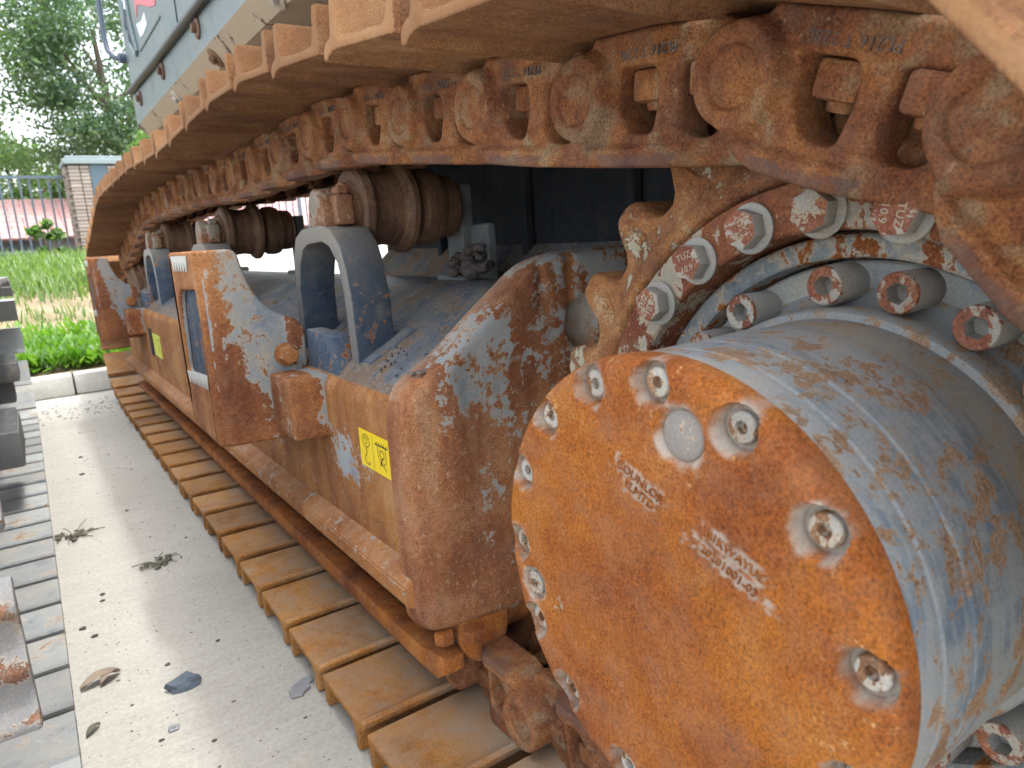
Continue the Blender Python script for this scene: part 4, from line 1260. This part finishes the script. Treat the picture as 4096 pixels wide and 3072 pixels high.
# ---- arches that carry the rollers, and the carrier rollers
def carrier(y0, dz=0.0):
    A = obj('roller_arch', bpy.data.meshes.new('roller_arch'), None, EX)
    bm = bmesh.new()
    yl, yr = y0 - .160, y0 + .185
    outer = [(yl - .006, -.255), (yl - .004, -.12)] + [(y0 - .150 + .0, -.05), (y0 - .128, -.005), (y0 - .085, .030), (y0 - .03, .040), (y0 + .09, .036), (y0 + .140, .018), (y0 + .170, -.03), (y0 + .184, -.10)] + [(yr + .004, -.255)]
    inner = [(yr - .032, -.255), (yr - .034, -.10), (y0 + .130, -.045), (y0 + .10, -.010), (y0 + .06, .002), (y0 - .03, .006), (y0 - .072, -.006), (y0 - .108, -.040), (y0 - .126, -.10), (yl + .028, -.255)]
    b_prism(bm, [(a, b + dz) for a, b in outer + inner], .535, .622, 'X', .004, 2)
    me = tomesh(bm, 'roller_arch', 30); me.materials.append(M['blue'])
    setattr_mesh(me, 'dust', lambda co: (.55 if co.x < .538 else .0) + .5 * ss(co.z + .02 * mnoise.noise(co * 20), -.09, .03))
    A.data = me
    for (ya, yb) in ((yl - .05, yl + .07), (yr - .07, yr + .03)):
        bm = bmesh.new()
        b_box(bm, (-.062, ya, -.002), (.062, yb, .0035), .002, 1, mat=Matrix.Translation((.60, 0, deck_z(.60) - .0012)) @ Matrix.Rotation(-math.atan(.52), 4, 'Y'))
        obj('foot_plate', tomesh(bm), 'blue', A)
    C = obj('carrier_roller', bpy.data.meshes.new('carrier_roller'), None, EX)
    zc_ = .071 + dz
    bm = bmesh.new()
    b_lathe(bm, [(.613, .0), (.613, .062), (.617, .064), (.618, .082), (.624, .090), (.640, .093), (.650, .088), (.654, .082), (.690, .079), (.715, .083), (.722, .094), (.730, .100), (.742, .100), (.748, .094), (.752, .071),
                 (.758, .069), (.764, .078), (.775, .086), (.800, .088), (.818, .083), (.823, .073), (.862, .071), (.868, .067), (.868, .02)], 64, 'X', (0, y0, zc_), caps=False)
    C.data = tomesh(bm, 'carrier_roller', 28); C.data.materials.append(M['roller'])
    # shaft clamp on top of the arch
    bm = bmesh.new()
    b_prism(bm, [(y0 - .050, .036 + dz), (y0 - .052, zc_)] + [(y0 + .046 * math.cos(R_(a)), zc_ + .046 * math.sin(R_(a))) for a in range(170, -1, -17)] + [(y0 + .052, .036 + dz)], .540, .586, 'X', .006, 2)
    b_lathe(bm, [(.586, .052), (.598, .052), (.600, .058), (.6125, .060)], 40, 'X', (0, y0, zc_), caps=False)
    b_box(bm, (.560, y0 - .074, .038 + dz), (.600, y0 - .028, zc_ + .030), .008, 2)
    b_box(bm, (.567, y0 - .070, zc_ + .030), (.592, y0 - .035, zc_ + .046), .003, 1)
    obj('shaft_clamp', tomesh(bm, angle=30), 'roller_end', C)
    bm = bmesh.new()
    b_box(bm, (.880, y0 - .035, -.13), (.915, y0 + .040, zc_ + .050), .004, 1)
    b_box(bm, (.900, y0 - .115, -.13), (.925, y0 - .037, zc_ - .045), .004, 1)
    b_box(bm, (.86, y0 - .06, deck_z(.88) - .01), (1.0, y0 + .07, deck_z(.88) + .012), .004, 1)
    obj('inner_post', tomesh(bm), 'ndark', C)
    return C
for i_, y0 in enumerate((1.520, 2.74, 3.98)):
    carrier(y0, (0.0, -.008, -.006)[i_])
bm = bmesh.new()
for k in range(16): blob(bm, rnd.uniform(.010, .022), (.872 + rnd.uniform(-.035, .025), 1.44 + rnd.uniform(-.05, .04), -.082 + .055 * rnd.random() ** 1.6), k + 60, (1, 1, .7), 3, .5)
obj('mud_lump', tomesh(bm, angle=60), 'wetmud', FR)
# idler wheel at the front
bm = bmesh.new()
b_lathe(bm, [(.585, .05), (.585, .28), (.60, .30), (.60, .318), (.635, .322), (.637, .345), (.717, .345), (.719, .322), (.755, .318), (.755, .05)], 72, 'X', (0, IC[0], IC[1]), caps=False)
obj('idler', tomesh(bm, angle=30), 'roller', EX)
# crumbs of dried mud along the deck
bm = bmesh.new()
for k in range(70):
    x = rnd.uniform(.53, .85); y = rnd.uniform(1.1, 2.6)
    bt = bmesh.new(); bmesh.ops.create_icosphere(bt, subdivisions=1, radius=rnd.uniform(.0010, .0028)); merge(bm, bt, Matrix.Translation((x, y, deck_z(x) + .001)))
for k in range(60):
    x = rnd.uniform(.51, .60); y = rnd.uniform(1.09, 1.5)
    bt = bmesh.new(); bmesh.ops.create_icosphere(bt, subdivisions=1, radius=rnd.uniform(.0010, .0030)); merge(bm, bt, Matrix.Translation((x, y, deck_z(x) + .002)))
o = obj('mud_crumbs', tomesh(bm, angle=80), 'clod', FR); o['kind'] = 'stuff'

# ================================================================== UPPER BODY, CAR BODY
bm = bmesh.new()
b_prism(bm, [(.622, 1.62), (.622, .655), (.668, .60), (1.0, .585), (3.3, .585), (3.3, 1.62)], -.75, 4.24, 'Y', .006, 2)
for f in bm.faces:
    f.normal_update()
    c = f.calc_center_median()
    if c.z < .652: f.material_index = 1  # chamfer and underside take the dirt colour with painted-in shade
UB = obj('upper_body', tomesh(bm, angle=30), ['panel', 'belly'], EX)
bm = bmesh.new()
b_box(bm, (1.05, -.8, -.50), (2.4, 2.30, .50), .02, 1)
b_box(bm, (.955, .3, -.45), (1.05, 2.0, -.16), .01, 1)
b_lathe(bm, [(.50, .75), (.60, .75)], 48, 'Z', (1.9, 1.9, 0))
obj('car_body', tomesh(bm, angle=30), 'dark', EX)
CB = bpy.data.objects['car_body']
for k, (y, z) in enumerate(((1.05, .02), (1.42, .06), (1.85, .04))):
    bm = bmesh.new(); b_box(bm, (1.020, y, -.30), (1.046, y + .022, z + .12), .004, 1)
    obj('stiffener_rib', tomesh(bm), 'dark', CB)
bm = bmesh.new(); b_prism(bm, [(.955, -.11), (1.045, -.03), (1.045, -.05), (.955, -.13)], .35, 2.25, 'Y')
obj('sloping_plate', tomesh(bm), 'deck', CB)
def panel_bolt(y, z, x=.622, tilt=0):
    bm = bmesh.new()
    b_lathe(bm, [(0, .034), (-.006, .034), (-.008, .030), (-.008, 0)], 24, 'X', caps=False)
    b_prism(bm, [(.016 * math.cos(PI / 3 * k), .016 * math.sin(PI / 3 * k)) for k in range(6)], -.022, -.008, 'X', .0015, 1)
    return bm
bm = panel_bolt(0, 0); pb = tomesh(bm); pb.materials.append(M['roller'])
bm = panel_bolt(0, 0); pb2 = tomesh(bm); pb2.materials.append(M['brass'])
for (y, z, mm) in ((2.668, .728, pb), (3.36, .738, pb), (4.0, .745, pb)):
    obj('panel_bolt', mm, None, UB, Matrix.Translation((.6215, y, z + H)))
for (y, z, mm) in ((1.93, .622, pb2), (2.60, .625, pb), (3.29, .622, pb2)):
    obj('panel_bolt', mm, None, UB, Matrix.Translation((.650, y, z + H)) @ Matrix.Rotation(R_(-38), 4, 'Y'))
bm = bmesh.new()
bt = bmesh.new()
st = [(1.9, .755), (2.52, .772), (2.95, .782), (3.4, .790), (4.21, .815)]
b_tube(bm, [(.612, y, z) for y, z in st], .0175, 10)
obj('rubber_seal', tomesh(bm), 'rubber', UB)
bm = bmesh.new()
for (y, z0, z1) in ((2.955, .80, 1.60),): b_box(bm, (.6185, y, z0), (.6225, y + .006, z1))
b_box(bm, (.6185, 3.25, .912), (.6225, 3.80, .920))
obj('panel_gap', tomesh(bm), 'rubber', UB)
bm = bmesh.new(); b_prism(bm, [(4.03, 1.135), (4.05, 1.08), (3.90, .935), (3.885, .955), (3.965, 1.10)], .6165, .624, 'X', .002, 1)
obj('side_vent', tomesh(bm), 'rubber', UB)
bm = bmesh.new(); b_tube(bm, [(.6155, y, z) for y, z in ((4.07, 1.20), (4.075, 1.07), (4.03, 1.0), (3.90, .918), (3.865, .93), (3.93, 1.08), (3.95, 1.2))], .008, 6)
obj('vent_frame', tomesh(bm), 'panel', UB)
bm = bmesh.new()
b_prism(bm, roundpoly([(3.80, 1.25, .01), (3.77, 1.10, .01), (3.765, 1.045, .004), (3.71, 1.085, .02), (3.60, 1.055, .03), (3.45, 1.005, .04), (3.30, .970, .03), (3.27, 1.06, .03), (3.28, 1.25, .01)], .02, 4), .6195, .6216, 'X')
obj('red_decal', tomesh(bm), 'red', UB)
bm = bmesh.new(); b_prism(bm, [(3.80, 1.028), (3.66, 1.006), (3.575, 1.018), (3.555, .962), (3.66, .953), (3.745, .960)], .6195, .6216, 'X')
obj('paper_notice', tomesh(bm), 'paper', UB)
bm = bmesh.new(); b_prism(bm, [(4.10, 1.26), (4.10, 1.17), (4.02, 1.15), (4.0, 1.26)], .6195, .6216, 'X')
obj('paper_notice', tomesh(bm), 'paper', UB)
hr = [(.555, 4.36, 1.62), (.555, 4.365, 1.30), (.553, 4.37, 1.18), (.552, 4.36, 1.09), (.556, 4.33, 1.03), (.575, 4.30, .993), (.60, 4.28, .985), (.628, 4.265, .985)]
bm = bmesh.new(); b_tube(bm, hr, .0135, 12); b_lathe(bm, [(-.02, .026), (.02, .026)], 16, 'X', (.612, 4.262, .985))
obj('handrail', tomesh(bm), 'tube', UB)

# ================================================================== NEIGHBOURING EXCAVATOR
NX = -.060
NE = thing('excavator', 'grey dusty crawler excavator whose track and steps show at the left edge', 'excavator', (NX - .3, 3.2, 0))
NP = .19
nraw = []
def tang2(c, r, a0, a1, n):
    for i in range(n + 1):
        a = R_(a0 + (a1 - a0) * i / n); nraw.append((c[0] + r * math.cos(a), c[1] + r * math.sin(a)))
tang2((1.25, -.505), .36, 268, 92, 50)
nraw.extend([(1.6, -.13), (3.0, -.12), (4.6, -.14)])
tang2((5.15, -.52), .345, 88, -88, 40)
nraw.extend([(4.8, -.866), (1.5, -.866)])
nden = densify(nraw, 6)
npins = walk(nden, (1.532 + .003, -.866), NP, 1.62)
npro = [(.022, .050), (.150, .050), (.172, .049), (.180, .044), (.186, .044), (.190, .050), (.188, .058), (.178, .066), (.170, .074), (.162, .0755), (.154, .074), (.146, .066), (.130, .0625), (.116, .064), (.106, .070), (.099, .0745), (.091, .0745), (.084, .070), (.074, .064), (.060, .0625), (.048, .066), (.040, .074), (.032, .0755), (.026, .073), (.022, .062)]
bm = bmesh.new(); b_prism(bm, npro, NX - .55, NX, 'X', .003, 2)
ns = tomesh(bm, 'track_shoe', 32); ns.materials.append(M['nshoe'])
ns2 = ns.copy(); ns2.materials.clear(); ns2.materials.append(M['nwrap'])
setattr_mesh(ns2, 'wear', lambda co: .10 * ss(co.z, .068, .075) - .05)
for a, b in zip(npins, npins[1:]):
    wr = a.x < 1.3 and -.84 < a.y < -.2
    obj('track_shoe', ns2 if wr else ns, None, NE, frame_of(a, b) @ Matrix.Translation((0, .083 if wr else 0, 0)))
bm = bmesh.new()
b_prism(bm, [(1.35, -.74), (1.35, -.36), (5.0, -.36), (5.0, -.74)], NX - .42, NX - .16, 'X', .02, 2)
NF = obj('track_frame', tomesh(bm), 'ndark', NE)
def serrated(x0, x1, y0, y1, z0, z1, name):
    bm = bmesh.new()
    b_box(bm, (x0, y0, z0), (x1, y1, z1), .008, 2)
    n = 9
    for k in range(n):
        yy = y0 + (y1 - y0) * (k + .2) / n
        b_prism(bm, [(yy, z1 - .004), (yy + (y1 - y0) * .62 / n, z1 - .004), (yy + (y1 - y0) * .31 / n, z1 + .022)], x0 + .01, x1 - .006, 'X', .002, 1)
    return obj(name, tomesh(bm), 'ndark', NE)
serrated(NX - .20, NX - .042, 3.10, 3.55, -.735, -.60, 'step')
serrated(NX - .22, NX - .035, 4.45, 4.75, -.60, -.50, 'step')
bm = bmesh.new(); b_box(bm, (NX - .16, 4.52, -.72), (NX - .07, 4.70, -.60), .01, 2)
obj('step_support', tomesh(bm), 'ndark', NE)
bm = bmesh.new()
b_lathe(bm, [(NX - .38, .05), (NX - .38, .27), (NX - .17, .27), (NX - .17, .05)], 48, 'X', (0, 5.15, -.52))
b_lathe(bm, [(NX - .38, .05), (NX - .38, .29), (NX - .17, .29), (NX - .17, .05)], 48, 'X', (0, 1.25, -.505))
obj('track_wheel', tomesh(bm), 'ndark', NE)

# ================================================================== LITTER ON THE PAVEMENT
def lump(name, label, cat, x, y, r, mat, seed, sq=(1, 1, .6), amp=.5, group=None, f=1.6, sub=2, ang=25):
    bm = bmesh.new(); blob(bm, r, (0, 0, r * sq[2] * .55), seed, sq, sub, amp, f)
    o = obj(name, tomesh(bm, angle=ang), mat, None, Matrix.Translation((x, y, 0)))
    return tag(o, label, cat, group)
lump('rock', 'angular blue grey rock on the sunlit concrete between the tracks', 'rock', .150, 1.600, .027, 'rock', 3, (1.25, .75, .70), .8, f=1.3, sub=2, ang=10)
lump('stone', 'small pale stone nearest the bottom of the photo', 'stone', .101, 1.46, .011, 'greyrock', 5, (1, .8, .6), .6, ang=15)
bm = bmesh.new()
pl = [(.0, .0), (.02, .022), (.05, .030), (.085, .024), (.105, .006), (.090, -.012), (.075, -.010), (.06, -.024), (.035, -.020), (.02, -.026)]
b_prism(bm, [(a * .75, b * .75) for a, b in pl], 0.001, .007, 'Z', .002, 1)
tag(obj('stone_flake', tomesh(bm), 'greyrock', None, Matrix.Translation((.322, 1.40, 0)) @ Matrix.Rotation(R_(35), 4, 'Z')), 'flat grey stone flake lying beside the brown track shoes', 'stone')
def leaf_piece(bm, L, W, bend, mat):
    bt = bmesh.new(); n = 8; rows = []
    for i in range(n + 1):
        t = i / n; wd = W * math.sin(PI * min(1, t * .96 + .02)) ** .8
        z = .004 + bend * math.sin(PI * t)
        rows.append([bt.verts.new((L * (t - .5), wd, z + .010)), bt.verts.new((L * (t - .5), 0, z)), bt.verts.new((L * (t - .5), -wd, z + .008))])
    for a, b in zip(rows, rows[1:]):
        bt.faces.new((a[0], a[1], b[1], b[0])); bt.faces.new((a[1], a[2], b[2], b[1]))
    merge(bm, bt, mat)
bm = bmesh.new(); leaf_piece(bm, .085, .014, .012, Matrix.Rotation(R_(20), 4, 'Z')); leaf_piece(bm, .055, .012, .016, Matrix.Translation((.02, -.006, 0)) @ Matrix.Rotation(R_(40), 4, 'Z'))
tag(obj('dry_leaf', tomesh(bm, angle=80), 'dryleaf', None, Matrix.Translation((-.006, 1.745, 0))), 'curled brown dry leaf near the grey track', 'leaf')
bm = bmesh.new(); leaf_piece(bm, .06, .010, .01, Matrix.Rotation(R_(50), 4, 'Z'))
tag(obj('dry_leaf', tomesh(bm, angle=80), 'twig', None, Matrix.Translation((-.034, 1.56, 0)) @ Matrix.Diagonal((.7, .7, .6, 1))), 'dark curled leaf against the edge of the grey track', 'leaf')
def dry_weed(x, y, s, seed, label):
    r = random.Random(seed); bm = bmesh.new()
    for k in range(9):
        a = r.uniform(0, 2 * PI); L = s * r.uniform(.5, 1.2)
        p0 = Vector((r.uniform(-.2, .2) * s, r.uniform(-.2, .2) * s, .004)); e = p0 + Vector((math.cos(a) * L, math.sin(a) * L, r.uniform(.0, .02)))
        b_tube(bm, [p0, p0.lerp(e, .5) + Vector((0, 0, .008)), e], .0016, 5)
    for k in range(34):
        a = r.uniform(0, 2 * PI); d = s * r.uniform(.05, .9) ** 1.2 * 1.1
        blob(bm, r.uniform(.004, .011), (math.cos(a) * d, math.sin(a) * d * .7, .006), seed + k, (1, 1, .5), 1, .7)
    return tag(obj('dry_weed', tomesh(bm, angle=60), 'twig', None, Matrix.Translation((x, y, 0))), label, 'dead weed')
dry_weed(-.005, 2.80, .085, 2, 'crumpled dead weed in the sun beside the grey track')
dry_weed(.208, 2.34, .062, 9, 'crumpled dead weed in the shade beside the brown track')
r = random.Random(31)
clods = [(.039, 2.233, .010, 'dark clod in the sun, left of the shadow edge'), (.035, 2.19, .009, 'dark clod touching its twin in the sun'), (-.022, 2.05, .012, 'brown clod beside the grey shoe edge'), (.000, 1.985, .011, 'dark clod just clear of the grey track'),
         (.130, 1.72, .008, 'dark clod above the blue grey rock'), (.180, 2.95, .008, 'dark clod at the notch of the shadow'), (.075, 3.62, .014, 'dark clod far off in the sun near the kerb side'), (.09, 3.95, .012, 'greenish clod farthest up the pavement'),
         (.075, 1.44, .007, 'small dark clod left of the pale stone'), (.16, 1.37, .007, 'small dark clod right of the pale stone'), (.25, 1.75, .007, 'small dark clod in the shade by the brown shoes')]
for i_, (x, y, s, lb) in enumerate(clods):
    lump('clod', lb, 'clod', x, y, s * .62, 'wetmud', 20 + i_, (1.2, .9, .6), .6, 'clods of dirt on the pavement')
bm = bmesh.new()
for k in range(620):
    x = r.uniform(-.06, .42); y = 1.1 + 4.6 * r.random() ** 1.5
    s = r.uniform(.0006, .0017) * (2.2 if r.random() < .05 else 1) * (1 + .22 * (y - 1.2))
    bt = bmesh.new(); bmesh.ops.create_icosphere(bt, subdivisions=1, radius=s); merge(bm, bt, Matrix.Translation((x, y, -H + .0008)) @ Matrix.Diagonal((r.uniform(.8, 1.6), 1, .6, 1)))
for k in range(130):
    x = r.uniform(-.1, .45); y = r.gauss(5.25, .16)
    s = r.uniform(.002, .006)
    bt = bmesh.new(); bmesh.ops.create_icosphere(bt, subdivisions=1, radius=s); merge(bm, bt, Matrix.Translation((x, y, -H + .001)) @ Matrix.Diagonal((1.6, 1, .5, 1)))
tag(obj('grit', tomesh(bm, angle=80), 'mud'), 'loose dark grit scattered over the concrete', kind='stuff')
